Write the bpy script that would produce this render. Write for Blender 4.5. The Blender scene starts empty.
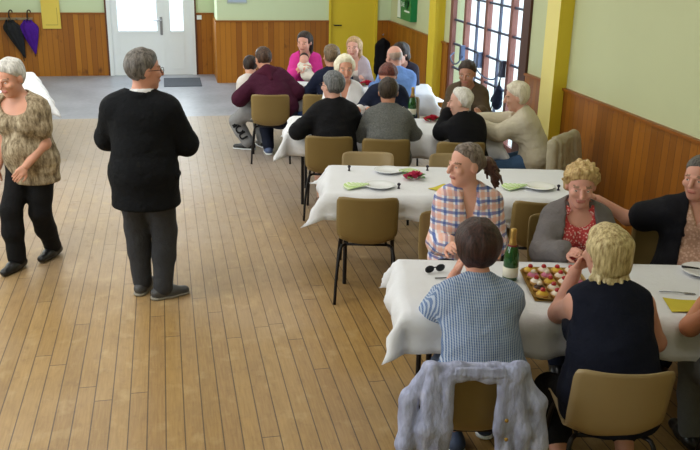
import bpy, bmesh, math, random
import numpy as np
from mathutils import Vector, Matrix
random.seed(7)
PI = math.pi
S = bpy.context.scene
COL = S.collection

# ------------------------------------------------------------------ camera
CAM_F, CAM_P, CAM_Y, CAM_R, CAM_H = 841.0, math.radians(19.0), math.radians(12.45), math.radians(1.21), 2.5
F_ = Vector((math.sin(CAM_Y)*math.cos(CAM_P), math.cos(CAM_Y)*math.cos(CAM_P), -math.sin(CAM_P)))
R_ = Vector((math.cos(CAM_Y), -math.sin(CAM_Y), 0.0)); U_ = R_.cross(F_)
c_, s_ = math.cos(CAM_R), math.sin(CAM_R)
R2, U2 = c_*R_ + s_*U_, -s_*R_ + c_*U_
cam_d = bpy.data.cameras.new('camera'); cam = bpy.data.objects.new('camera', cam_d); COL.objects.link(cam)
cam_d.sensor_width = 36.0; cam_d.lens = CAM_F/700*36.0; cam_d.clip_start = .05; cam_d.clip_end = 200
mw = Matrix.Identity(4)
for i in range(3):
    mw[i][0], mw[i][1], mw[i][2] = R2[i], U2[i], -F_[i]
mw[2][3] = CAM_H
cam.matrix_world = mw
S.camera = cam

# ------------------------------------------------------------------ world, lights, exposure
S.view_settings.view_transform = 'Standard'; S.view_settings.look = 'None'
S.view_settings.exposure = 0.3; S.view_settings.gamma = 1.0
S.view_settings.use_curve_mapping = False
W = bpy.data.worlds.new('world'); S.world = W; W.use_nodes = True
bg = W.node_tree.nodes['Background']; bg.inputs[0].default_value = (.86, .93, 1, 1); bg.inputs[1].default_value = 2.4

def area(name, loc, rot, sx, sy, power, color=(1, 1, 1), spread=PI):
    d = bpy.data.lights.new(name, 'AREA'); d.shape = 'RECTANGLE'; d.size = sx; d.size_y = sy
    d.energy = power; d.color = color; d.spread = spread
    o = bpy.data.objects.new(name, d); COL.objects.link(o); o.location = loc; o.rotation_euler = rot
    return o
COOL = (.88, .95, 1); WARM = (1, .98, .95)
for wy in (2.2, 6.2, 10.2):                                   # added daylight fill at the unseen left windows
    area('window_fill_light', (-4.05, wy, 2.0), (0, -PI/2, 0), 1.7, 2.4, 34, COOL)
area('glazed_door_light', (4.06, 10.2, 1.35), (0, PI/2, 0), 2.5, 2.4, 60, COOL)
area('entrance_light', (-.2, 15.9, 1.6), (-PI/2, 0, 0), 1.3, 1.3, 30, COOL)
for ly in (1.6, 5.2, 8.8, 12.6):                              # added overhead fill lights, unseen and without fittings
    for lx in (-1.6, 1.8):
        area('ceiling_fill_light', (lx, ly, 3.52), (0, 0, 0), 1.5, .5, {1.6: 13, 5.2: 30}.get(ly, 36)*(1.35 if lx < 0 else .5), WARM)

# ------------------------------------------------------------------ materials
def lin(c):
    if isinstance(c, str):
        c = c.lstrip('#'); c = [int(c[i:i+2], 16)/255 for i in (0, 2, 4)]
    return tuple((x/12.92 if x <= .04045 else ((x+.055)/1.055)**2.4) for x in c) + (1.0,)

class NT:
    def __init__(s, name, rough=.6, metal=0.0, spec=.35):
        s.m = bpy.data.materials.new(name); s.m.use_nodes = True
        s.t = s.m.node_tree; s.b = s.t.nodes['Principled BSDF']
        s.b.inputs['Roughness'].default_value = rough; s.b.inputs['Metallic'].default_value = metal
        s.b.inputs['Specular IOR Level'].default_value = spec
        s._c = None
    def n(s, t, **kw):
        x = s.t.nodes.new(t)
        for k, v in kw.items(): setattr(x, k, v)
        return x
    def put(s, sock, v):
        if hasattr(v, 'is_output'): s.t.links.new(v, sock)
        elif isinstance(v, (tuple, list)) and len(v) == 3 and sock.type == 'RGBA': sock.default_value = tuple(v)+(1,)
        else: sock.default_value = v
    def co(s, kind='Object'):
        if s._c is None: s._c = s.n('ShaderNodeTexCoord')
        return s._c.outputs[kind]
    def xyz(s):
        q = s.n('ShaderNodeSeparateXYZ'); s.put(q.inputs[0], s.co()); return q.outputs
    def math(s, op, a, b=0.0, clamp=False):
        q = s.n('ShaderNodeMath', operation=op, use_clamp=clamp); s.put(q.inputs[0], a); s.put(q.inputs[1], b); return q.outputs[0]
    def vec(s, x, y, z):
        q = s.n('ShaderNodeCombineXYZ')
        for i, v in enumerate((x, y, z)): s.put(q.inputs[i], v)
        return q.outputs[0]
    def noise(s, scale, detail=3, vec=None, stretch=None, rough=.55):
        q = s.n('ShaderNodeTexNoise'); v = vec or s.co()
        if stretch:
            mp = s.n('ShaderNodeMapping'); s.put(mp.inputs[0], v); mp.inputs['Scale'].default_value = stretch; v = mp.outputs[0]
        s.put(q.inputs['Vector'], v); q.inputs['Scale'].default_value = scale; q.inputs['Detail'].default_value = detail
        q.inputs['Roughness'].default_value = rough
        return q.outputs['Fac']
    def white(s, vec):
        q = s.n('ShaderNodeTexWhiteNoise'); s.put(q.inputs['Vector'], vec); return q.outputs['Value']
    def mix(s, f, a, b, mode='MIX'):
        q = s.n('ShaderNodeMix', data_type='RGBA', blend_type=mode)
        s.put(q.inputs[0], f); s.put(q.inputs[6], a); s.put(q.inputs[7], b); return q.outputs[2]
    def ramp(s, f, stops):
        q = s.n('ShaderNodeValToRGB'); e = q.color_ramp.elements
        while len(e) < len(stops): e.new(.5)
        for el, (p, c) in zip(e, stops): el.position = p; el.color = lin(c) if isinstance(c, str) else c
        s.put(q.inputs[0], f); return q.outputs[0]
    def color(s, v): s.put(s.b.inputs['Base Color'], lin(v) if isinstance(v, str) else v)
    def bump(s, h, strength=.3, dist=.01):
        q = s.n('ShaderNodeBump'); q.inputs['Strength'].default_value = strength; q.inputs['Distance'].default_value = dist
        s.put(q.inputs['Height'], h); s.t.links.new(q.outputs[0], s.b.inputs['Normal'])

_mc = {}
def plain(c, rough=.6, metal=0.0, spec=.35, var=.12, scale=9, bump=0, bscale=60, name=None):
    key = (c, rough, metal, spec, var, scale, bump, bscale)
    if key in _mc: return _mc[key]
    n = NT(name or 'paint', rough, metal, spec)
    a = lin(c); f = n.noise(scale)
    n.color(n.mix(f, tuple(x*(1-var) for x in a[:3]), tuple(min(1, x*(1+var)) for x in a[:3])))
    if bump: n.bump(n.noise(bscale, 4), bump)
    _mc[key] = n.m; return n.m
def cloth(c, var=.15, wr=.35, weave=0, rough=.85, c2=None, name='fabric'):
    key = ('cloth', c, var, wr, weave, rough, c2)
    if key in _mc: return _mc[key]
    n = NT(name, rough, 0, .2)
    a = lin(c)[:3]; b = lin(c2)[:3] if c2 else tuple(min(1, x*(1+var)) for x in a)
    f = n.noise(14 if not c2 else 90, 4)
    n.color(n.mix(f, tuple(x*(1-var) for x in a), b))
    n.bump(n.noise(17, 5, rough=.6), wr, .03)
    _mc[key] = n.m; return n.m
def stripe(n, v, period, width, soft=.15):
    fr = n.math('FRACT', n.math('MULTIPLY', v, 1.0/period))
    d = n.math('ABSOLUTE', n.math('SUBTRACT', fr, .5))
    return n.math('SUBTRACT', 1.0, n.math('MULTIPLY', n.math('SUBTRACT', d, width/2), 1/(soft*width), clamp=True)) if False else n.math('LESS_THAN', d, width/2)

def m_floor():
    n = NT('worn wooden floor boards', .42, 0, .45)
    x, y, z = n.xyz()
    bx = n.math('MULTIPLY', x, 1/.098); idx = n.math('FLOOR', bx)
    r1 = n.white(n.vec(idx, 3.0, 0.0))
    by = n.math('ADD', n.math('MULTIPLY', y, 1/2.4), n.math('MULTIPLY', r1, 7.0)); idy = n.math('FLOOR', by)
    r2 = n.white(n.vec(idx, idy, 1.0))
    base = n.ramp(r2, [(0, '#8f6d38'), (.35, '#9f7b42'), (.7, '#aa874f'), (1, '#967344')])
    grain = n.noise(9, 6, stretch=(9, .55, 1), rough=.65)
    base = n.mix(.45, base, n.ramp(grain, [(.3, '#7d5e33'), (.75, '#bf9b5f')]))
    wear = n.noise(.55, 4); wear2 = n.noise(4.2, 6, stretch=(1, .45, 1), rough=.7)
    base = n.mix(n.math('MULTIPLY', n.math('SUBTRACT', wear, .35, ), .9, clamp=True), base, lin('#a18559'))
    base = n.mix(n.math('MULTIPLY', n.math('SUBTRACT', wear2, .5), 2.2, clamp=True), base, lin('#876a44'))
    # towards the hall end the cool door sheen is painted in as grey
    far = n.math('MULTIPLY', n.math('SUBTRACT', n.math('ADD', y, n.math('MULTIPLY', n.math('SUBTRACT', wear, .5), 4.0)), 5.0), .2, clamp=True)
    base = n.mix(n.math('MULTIPLY', far, .8), base, lin('#aea59f'))
    base = n.mix(n.math('MULTIPLY', n.math('SUBTRACT', n.noise(13, 5, stretch=(1, .7, 1), rough=.7), .54), 2.4, clamp=True), base, lin('#7a5c36'))
    base = n.mix(n.math('MULTIPLY', n.math('SUBTRACT', n.noise(7, 5, stretch=(1, .8, 1)), .56), 2.0, clamp=True), base, lin('#c9b080'))
    knot = n.noise(5, 2, stretch=(2.2, .8, 1)); base = n.mix(n.math('MULTIPLY', n.math('SUBTRACT', knot, .68), 4, clamp=True), base, lin('#6a4f31'))
    gx = n.math('ABSOLUTE', n.math('SUBTRACT', n.math('FRACT', bx), .5)); gy = n.math('ABSOLUTE', n.math('SUBTRACT', n.math('FRACT', by), .5))
    gap = n.math('MAXIMUM', n.math('GREATER_THAN', gx, .466), n.math('GREATER_THAN', gy, .4985))
    n.color(n.mix(n.math('MULTIPLY', gap, n.math('SUBTRACT', .85, n.math('MULTIPLY', far, .5))), base, lin('#4a3824')))
    n.bump(n.math('SUBTRACT', n.math('MULTIPLY', grain, .15), gap), .25, .004)
    n.put(n.b.inputs['Roughness'], n.math('ADD', n.math('MULTIPLY', wear2, .3), .28))
    return n.m
def m_hall():
    n = NT('grey blue hall floor', .38, 0, .45)
    f = n.noise(1.3, 6); g = n.noise(14, 4)
    c = n.ramp(f, [(.3, '#858a99'), (.7, '#a8acba')]); n.color(n.mix(.25, c, n.ramp(g, [(.3, '#7f838c'), (.7, '#b6b8be')])))
    return n.m
def m_wains(axis, lo='#8c5210', hi='#b8781f', name='varnished pine boarding'):
    n = NT(name, .42, 0, .4)
    q = n.xyz(); v = q[axis]
    b = n.math('MULTIPLY', v, 1/.093); i = n.math('FLOOR', b)
    r = n.white(n.vec(i, 5.0, 2.0))
    st = (1, 1, .12)
    g = n.noise(20, 5, stretch=st, rough=.6); kn = n.noise(7, 2, stretch=(1, 1, .55))
    c = n.mix(r, lin(lo), lin(hi)); c = n.mix(n.math('MULTIPLY', g, .5), c, lin('#94570f'))
    c = n.mix(n.math('MULTIPLY', n.math('SUBTRACT', kn, .66), 5, clamp=True), c, lin('#4a230a'))
    d = n.math('ABSOLUTE', n.math('SUBTRACT', n.math('FRACT', b), .5)); gap = n.math('GREATER_THAN', d, .46)
    n.color(n.mix(n.math('MULTIPLY', gap, .6), c, lin('#4a250b'))); n.bump(n.math('SUBTRACT', 1.0, gap), .4, .006)
    return n.m
def m_plaid():
    n = NT('blue and orange plaid shirt', .85, 0, .2); x, y, z = n.xyz()
    base = n.mix(n.noise(30), lin('#d9d7dd'), lin('#eceaf0'))
    for v, o in ((x, .0), (z, .02)):
        w = n.math('ADD', v, n.math('ADD', n.math('MULTIPLY', n.noise(6, 2), .03), o))
        base = n.mix(n.math('MULTIPLY', stripe(n, n.math('ADD', w, .032), .066, .38), .5), base, lin('#e39c78'))
        base = n.mix(n.math('MULTIPLY', stripe(n, w, .066, .24), .72), base, lin('#34539c'))
    n.color(base); n.bump(n.noise(17, 5), .35, .03); return n.m
def m_stripes():
    n = NT('blue and white striped shirt', .85, 0, .2); x, y, z = n.xyz()
    w = n.math('ADD', x, n.math('MULTIPLY', n.noise(5, 2), .012))
    base = n.mix(stripe(n, w, .0105, .55), lin('#aebacd'), lin('#58719c'))
    base = n.mix(n.math('MULTIPLY', stripe(n, z, .0105, .35), .25), base, lin('#c4cedc'))
    n.color(base); n.bump(n.noise(15, 5), .5, .03); return n.m
def m_spots(a, b, c, scale=38, name='patterned fabric'):
    n = NT(name, .85, 0, .2)
    v = n.n('ShaderNodeTexVoronoi'); n.put(v.inputs['Vector'], n.co()); v.inputs['Scale'].default_value = scale
    f = n.ramp(v.outputs['Distance'], [(.25, a), (.42, b), (.6, c)])
    n.color(n.mix(n.math('MULTIPLY', n.noise(scale*1.6, 3), .6), f, lin(b))); n.bump(n.noise(17, 5), .35, .03); return n.m
def m_streaks(a, b, c, name='streaked blouse'):
    n = NT(name, .85, 0, .2)
    f = n.noise(34, 5, stretch=(1, 1, .35), rough=.7); n.color(n.ramp(f, [(.34, a), (.5, b), (.66, c)])); n.bump(n.noise(17, 5), .35, .03); return n.m
def m_hair(a, b, name='hair', stretch=(1, 1, .22)):
    n = NT(name, .5, 0, .35)
    f = n.noise(75, 4, stretch=stretch, rough=.6); n.color(n.ramp(f, [(.32, a), (.68, b)])); n.bump(f, .55, .012); return n.m
def m_skin(c, c2=None):
    key = ('skin', c)
    if key in _mc: return _mc[key]
    n = NT('skin', .5, 0, .35); a = lin(c)[:3]
    n.color(n.mix(n.noise(11, 3), tuple(v*.9 for v in a), (min(1, a[0]*1.08), a[1]*.98, a[2]*.95)))
    n.b.inputs['Subsurface Weight'].default_value = .12; n.b.inputs['Subsurface Radius'].default_value = (.02, .008, .004)
    n.b.inputs['Subsurface Scale'].default_value = .3
    _mc[key] = n.m; return n.m
def m_glass(name='window glass', tint='#f4fbff', mixf=.12):
    n = NT(name, .05)
    t = n.n('ShaderNodeBsdfTransparent'); t.inputs[0].default_value = lin(tint)
    g = n.n('ShaderNodeBsdfGlossy'); g.inputs['Roughness'].default_value = .03
    x = n.n('ShaderNodeMixShader'); x.inputs[0].default_value = mixf*.5
    n.t.links.new(t.outputs[0], x.inputs[1]); n.t.links.new(g.outputs[0], x.inputs[2])
    n.t.links.new(x.outputs[0], n.t.nodes['Material Output'].inputs[0]); return n.m
def m_frost():
    n = NT('frosted glass', .3)
    t = n.n('ShaderNodeBsdfTransparent'); t.inputs[0].default_value = lin('#eef6fb')
    g = n.n('ShaderNodeBsdfTranslucent'); g.inputs[0].default_value = lin('#f2f8fb')
    x = n.n('ShaderNodeMixShader'); x.inputs[0].default_value = .5
    n.t.links.new(t.outputs[0], x.inputs[1]); n.t.links.new(g.outputs[0], x.inputs[2])
    n.t.links.new(x.outputs[0], n.t.nodes['Material Output'].inputs[0]); return n.m

# ------------------------------------------------------------------ mesh helpers
def link(o, parent=None):
    COL.objects.link(o)
    if parent is not None: o.parent = parent
    return o
def obj(name, bm, mat, parent=None, smooth=False, bevel=0):
    me = bpy.data.meshes.new(name)
    if bevel: bmesh.ops.bevel(bm, geom=[e for e in bm.edges if len(e.link_faces) == 2 and e.calc_face_angle(0) > .5], offset=bevel, segments=2, affect='EDGES', profile=.6)
    bmesh.ops.recalc_face_normals(bm, faces=bm.faces)
    bm.to_mesh(me); bm.free()
    for m in (mat if isinstance(mat, (list, tuple)) else [mat]): me.materials.append(m)
    if smooth:
        for p in me.polygons: p.use_smooth = True
    return link(bpy.data.objects.new(name, me), parent)
def tag(o, label, cat, group=None):
    o['label'] = label; o['category'] = cat
    if group: o['group'] = group
    return o
def empty(name, loc, rz, label, cat, group=None):
    o = bpy.data.objects.new(name, None); o.empty_display_size = .1; link(o); o.location = loc; o.rotation_euler = (0, 0, rz)
    return tag(o, label, cat, group)
def struct(o): o['kind'] = 'structure'; return o
def box(bm, x0, x1, y0, y1, z0, z1, mi=0):
    v = [bm.verts.new((x, y, z)) for x in (x0, x1) for y in (y0, y1) for z in (z0, z1)]
    for q in ((0, 1, 3, 2), (4, 6, 7, 5), (0, 4, 5, 1), (2, 3, 7, 6), (0, 2, 6, 4), (1, 5, 7, 3)):
        bm.faces.new([v[i] for i in q]).material_index = mi
def boxes(*a):
    bm = bmesh.new()
    for b in a: box(bm, *b)
    return bm
def tube(bm, pts, r, n=8, cap=True):
    pts = [Vector(p) for p in pts]; rings = []
    rs = r if isinstance(r, (list, tuple)) else [r]*len(pts)
    up = None
    for i, p in enumerate(pts):
        t = (pts[min(i+1, len(pts)-1)]-pts[max(i-1, 0)]).normalized()
        if up is None:
            up = t.orthogonal().normalized()
        up = (up - t*up.dot(t)).normalized(); sd = t.cross(up)
        rings.append([bm.verts.new(p + (up*math.cos(2*PI*k/n)+sd*math.sin(2*PI*k/n))*rs[i]) for k in range(n)])
    for a, b in zip(rings, rings[1:]):
        for k in range(n): bm.faces.new((a[k], a[(k+1) % n], b[(k+1) % n], b[k]))
    if cap: bm.faces.new(rings[0][::-1]); bm.faces.new(rings[-1])
def tubes(*a):
    bm = bmesh.new()
    for t in a: tube(bm, *t)
    return bm
def arc(pts, n=6):
    """Catmull-Rom through the points"""
    P = [Vector(p) for p in pts]; P = [P[0]*2-P[1]] + P + [P[-1]*2-P[-2]]; out = []
    for i in range(1, len(P)-2):
        for k in range(n):
            t = k/n; a, b, c, d = P[i-1:i+3]
            out.append(.5*((2*b)+(c-a)*t+(2*a-5*b+4*c-d)*t*t+(3*b-a-3*c+d)*t**3))
    out.append(P[-2]); return out
def lathe(prof, n=24, bm=None, c=(0, 0, 0), wob=None):
    bm = bm or bmesh.new(); rings = []
    for r, z in prof:
        rings.append([bm.verts.new((c[0]+r*math.cos(2*PI*k/n)*(1+(wob(k) if wob else 0)), c[1]+r*math.sin(2*PI*k/n)*(1+(wob(k) if wob else 0)), c[2]+z)) for k in range(n)])
    for a, b in zip(rings, rings[1:]):
        for k in range(n): bm.faces.new((a[k], a[(k+1) % n], b[(k+1) % n], b[k]))
    bm.faces.new(rings[0][::-1]); bm.faces.new(rings[-1]); return bm
def grid(fn, nu, nv, thick=0.0, bm=None):
    """surface fn(u,v)->xyz with u,v in 0..1; optional thickness"""
    bm = bm or bmesh.new()
    g = [[bm.verts.new(fn(i/nu, j/nv)) for j in range(nv+1)] for i in range(nu+1)]
    fs = [bm.faces.new((g[i][j], g[i+1][j], g[i+1][j+1], g[i][j+1])) for i in range(nu) for j in range(nv)]
    if thick:
        bmesh.ops.recalc_face_normals(bm, faces=fs)
        bmesh.ops.solidify(bm, geom=fs, thickness=thick)
    return bm
def dup(root, loc, rz, label, group=None, name=None):
    r = root.copy(); COL.objects.link(r); r.location = loc; r.rotation_euler = (0, 0, rz); r['label'] = label
    if group: r['group'] = group
    for ch in list(root.children):
        c = ch.copy(); COL.objects.link(c); c.parent = r
        for g in ch.children:
            d = g.copy(); COL.objects.link(d); d.parent = c
    return r
def text(name, body, size, mat, parent, loc, rot, extrude=.001):
    cu = bpy.data.curves.new(name, 'FONT'); cu.body = body; cu.size = size; cu.extrude = extrude; cu.align_x = 'CENTER'; cu.align_y = 'CENTER'
    cu.materials.append(mat); o = link(bpy.data.objects.new(name, cu), parent); o.location = loc; o.rotation_euler = rot; return o

# ------------------------------------------------------------------ the room
XL, XR, YN, YB, YJ, XJ, ZC = -4.0, 3.97, -1.2, 15.95, 14.96, .89, 3.6
YG = 12.12
G_WALL = plain('#c3c79c', .7, var=.03, scale=2, name='pale green wall paint')
G_BACK = plain('#ccdab4', .7, var=.03, scale=2, name='pale green wall paint')
CEIL = plain('#ecebe2', .8, var=.03, name='ceiling paint')
YEL = plain('#d9c034', .5, var=.05, scale=3, name='yellow paint')
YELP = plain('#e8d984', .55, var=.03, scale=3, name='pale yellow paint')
DKWOOD = plain('#5a3622', .45, var=.2, scale=12, name='dark wood')
WHT = plain('#e6ebee', .4, var=.02, name='white painted joinery')
BLACK = plain('#15151a', .45, var=.2, name='black paint')
STEEL = plain('#9a9da3', .3, .8, var=.05, name='steel')
W_Y, W_X_SHADE = m_wains(0), m_wains(1, '#7a480f', '#a5661b')  # right-wall copy of the pine, its shade put into darker colours
def wall(name, bm, m): return struct(obj(name, bm, m))
wall('floor', boxes((XL, XR, YN, YG, -.1, 0)), m_floor())
wall('floor_back', boxes((XL, XR, YG, YB, -.1, 0)), m_hall())
wall('ceiling', boxes((XL-.2, XR+.2, YN-.2, YB+.2, ZC, ZC+.15)), CEIL)
# unseen left wall; its three windows are added to let daylight in
bm = bmesh.new(); ys = [YN, 1.0, 3.4, 5.0, 7.4, 9.0, 11.4, YB]
for a, b in ((0, 1), (2, 3), (4, 5), (6, 7)): box(bm, XL-.2, XL, ys[a], ys[b], 0, ZC)
for a, b in ((1, 2), (3, 4), (5, 6)):
    box(bm, XL-.2, XL, ys[a], ys[b], 0, 1.1); box(bm, XL-.2, XL, ys[a], ys[b], 2.85, ZC)
wall('wall_left', bm, G_WALL)
for i, (a, b) in enumerate(((1.0, 3.4), (5.0, 7.4), (9.0, 11.4))):
    bm = bmesh.new()
    for q in ((a, a+.07, 1.1, 2.85), (b-.07, b, 1.1, 2.85), ((a+b)/2-.04, (a+b)/2+.04, 1.1, 2.85), (a, b, 1.1, 1.17), (a, b, 2.78, 2.85)): box(bm, XL-.13, XL-.07, *q)
    struct(obj('window_%d' % (i+1), bm, WHT))
wall('wall_front', boxes((XL-.2, XR+.2, YN-.2, YN, 0, ZC)), G_WALL)
# back wall: entrance hall part and the part that steps forward
wall('wall_back', boxes((XL-.2, -1.0, YB, YB+.2, 0, ZC), (.54, XJ+.2, YB, YB+.2, 0, ZC), (-1.0, .54, YB, YB+.2, 2.15, ZC)), G_BACK)
wall('wall_back_near', boxes((XJ, 2.86, YJ, YB, 0, ZC), (3.70, XR+.2, YJ, YB, 0, ZC), (2.86, 3.70, YJ, YB, 2.08, ZC), (2.86, 3.70, YJ+.15, YB, 0, 2.08)), G_BACK)
# right wall
wall('wall_right', boxes((XR, XR+.2, YN, 8.9, 0, ZC), (XR, XR+.2, 11.62, YJ, 0, ZC), (XR, XR+.2, 8.9, 11.62, 2.75, ZC)), G_WALL)
wall('trim_1', boxes((XL, -1.0, YB-.025, YB, 0, 1.09), (.54, XJ, YB-.025, YB, 0, 1.09)), W_Y)                     # boarding, back wall
wall('trim_2', boxes((XJ-.03, 2.84, YJ-.025, YJ, 0, 1.05), (3.72, XR, YJ-.025, YJ, 0, 1.05), (XJ-.03, XJ, YJ-.02, YB, 0, 1.05)), W_Y)
wall('trim_3', boxes((XR-.025, XR, YN, 7.9, 0, 1.05), (XR-.025, XR, 8.2, 8.88, 0, 1.05), (XR-.025, XR, 11.64, 11.9, 0, 1.05), (XR-.025, XR, 12.2, YJ, 0, 1.05)), W_X_SHADE)
CAPM = plain('#8f5218', .4, var=.15, scale=20, name='pine rail')
wall('trim_4', boxes((XL, -1.0, YB-.045, YB, 1.09, 1.115), (.54, XJ, YB-.045, YB, 1.09, 1.115), (XJ-.04, 2.84, YJ-.04, YJ, 1.05, 1.075), (3.72, XR, YJ-.04, YJ, 1.05, 1.075)), CAPM)
wall('trim_5', boxes(*[(XR-.045, XR, a, b, 1.05, 1.075) for a, b in ((YN, 7.9), (8.2, 8.88), (11.64, 11.9), (12.2, YJ))]), CAPM)
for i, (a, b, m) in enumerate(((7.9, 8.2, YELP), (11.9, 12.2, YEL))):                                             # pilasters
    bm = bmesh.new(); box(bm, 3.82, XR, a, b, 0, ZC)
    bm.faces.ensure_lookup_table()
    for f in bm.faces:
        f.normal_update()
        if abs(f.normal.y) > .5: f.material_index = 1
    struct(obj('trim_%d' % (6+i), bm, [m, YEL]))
wall('baseboard_right', boxes((3.80, XR, 7.88, 8.22, 0, .1), (3.80, XR, 11.88, 12.22, 0, .1)), DKWOOD)
wall('baseboard_left', boxes((XL, XL+.02, YN, YB, 0, .1)), DKWOOD)

# white two-leaf entrance door
d1 = obj('door_1', boxes((-1.0, -.93, 15.9, 16.05, 0, 2.15), (.47, .54, 15.9, 16.05, 0, 2.15), (-.93, .47, 15.9, 16.05, 2.08, 2.15)), WHT); struct(d1)
def leaf(x0, x1, px0, px1):
    bm = bmesh.new()
    for q in ((x0, px0, 0, 2.08), (px1, x1, 0, 2.08), (px0, px1, 0, .79), (px0, px1, 2.0, 2.08)):
        box(bm, q[0], q[1], 15.94, 15.99, q[2], q[3])
    box(bm, px0, px1, 15.93, 15.94, .75, .79); box(bm, px0, px0+.02, 15.93, 15.94, .12, .75); box(bm, px1-.02, px1, 15.93, 15.94, .12, .75); box(bm, px0, px1, 15.93, 15.94, .1, .12)
    return bm
PANE = m_frost()
for x0, x1, p0, p1 in ((-.93, -.01, -.82, -.13), (-.012, .47, .10, .34)):
    l = obj('door_leaf', leaf(x0, x1, p0, p1), WHT, d1)
    obj('pane', boxes((p0, p1, 15.96, 15.965, .79, 2.0)), PANE, l)
l = obj('door_handle', tubes(([(-.06, 15.94, .98), (-.06, 15.88, .98), (-.2, 15.88, .98)], .011)), STEEL, d1)
obj('lock_plate', boxes((-.08, -.035, 15.925, 15.94, .72, 1.04)), STEEL, d1)
wall('trim_8', boxes((-1.03, -1.0, 15.9, 15.96, 0, 2.2), (.54, .57, 15.9, 15.96, 0, 2.2)), DKWOOD)
# yellow flush door
d2 = struct(obj('door_2', boxes((2.88, 3.68, YJ+.02, YJ+.06, 0, 2.05)), YEL))
obj('door_frame', boxes((2.84, 2.88, YJ-.03, YJ+.06, 0, 2.1), (3.68, 3.72, YJ-.03, YJ+.06, 0, 2.1), (2.88, 3.68, YJ-.03, YJ+.06, 2.05, 2.1)), YEL, d2)
obj('door_handle', tubes(([(2.94, YJ+.02, .99), (2.94, YJ-.03, .99), (3.07, YJ-.03, .99)], .012)), BLACK, d2)
# glazed double doors in the right wall
RED = plain('#74463c', .5, var=.12, scale=8, name='red brown paint')
BROWN = plain('#4a2a1f', .5, var=.15, scale=8, name='dark brown paint')
BAR = plain('#3b3f52', .5, var=.1, name='dark glazing bar')
d3 = struct(obj('door_3', boxes((XR-.03, XR+.1, 8.88, 9.08, 0, 2.75), (XR-.03, XR+.1, 9.08, 11.45, 2.68, 2.75)), BROWN))
obj('frame_post', boxes((XR-.01, XR+.05, 11.53, 11.64, 0, 2.75)), RED, d3)
mull = (11.06, 10.28, 9.47)
for y in mull: obj('mullion', boxes((XR, XR+.07, y-.04, y+.04, 0, 2.68)), RED, d3)
edges = [11.53, 11.06, 10.28, 9.47, 9.08]
for a, b in zip(edges, edges[1:]):
    a2, b2 = a-(.04 if a != 11.53 else 0), b+(.04 if b != 9.08 else 0)
    bm = bmesh.new()
    for k in range(1, 8): box(bm, XR+.02, XR+.05, b2, a2, .09+.33*k-.013, .09+.33*k+.013)
    if a2-b2 > .5: box(bm, XR+.02, XR+.05, (a2+b2)/2-.016, (a2+b2)/2+.016, 0, 2.68)
    box(bm, XR+.02, XR+.06, b2, a2, 0, .12, 1)
    l = obj('glazing_bars', bm, [BAR, RED], d3)
    obj('pane', boxes((XR+.033, XR+.037, b2, a2, .12, 2.68)), m_glass(), l)
BLUEG = plain('#4a5876', .35, .2, var=.1, name='blue grey metal')
for y in (11.0, 10.33, 9.55):
    h = obj('latch_box', boxes((XR-.06, XR, y-.035, y+.035, .92, 1.12)), BLUEG if y > 9.6 else BAR, d3, bevel=.012)
for y0, y1 in ((11.35, 10.95), (10.33, 9.6)):
    obj('push_bar', tubes((arc([(XR-.02, y0, .98), (XR-.09, y0-.04, .93), (XR-.1, (y0+y1)/2, .86), (XR-.09, y1+.05, .88), (XR-.03, y1, .98)]), .010)), BLUEG, d3)
struct(obj('ground', boxes((XR+.2, 30, -10, 40, -.3, -.05), (-14, XL-.2, -10, 40, -.3, -.05), (XL-.2, XR+.2, YB+.2, 40, -.3, -.05)), plain('#d9d9d4', .8, name='pale paving')))
# spare glow material for the added ceiling fill, used nowhere
FILL_GLOW = NT('spare fill glow', .4); FILL_GLOW.color('#f4f2ea'); FILL_GLOW.b.inputs['Emission Color'].default_value = (1, .96, .88, 1); FILL_GLOW.b.inputs['Emission Strength'].default_value = 2.0
# (the fill lights above the frame have no lamp bodies; set at the top)

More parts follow.
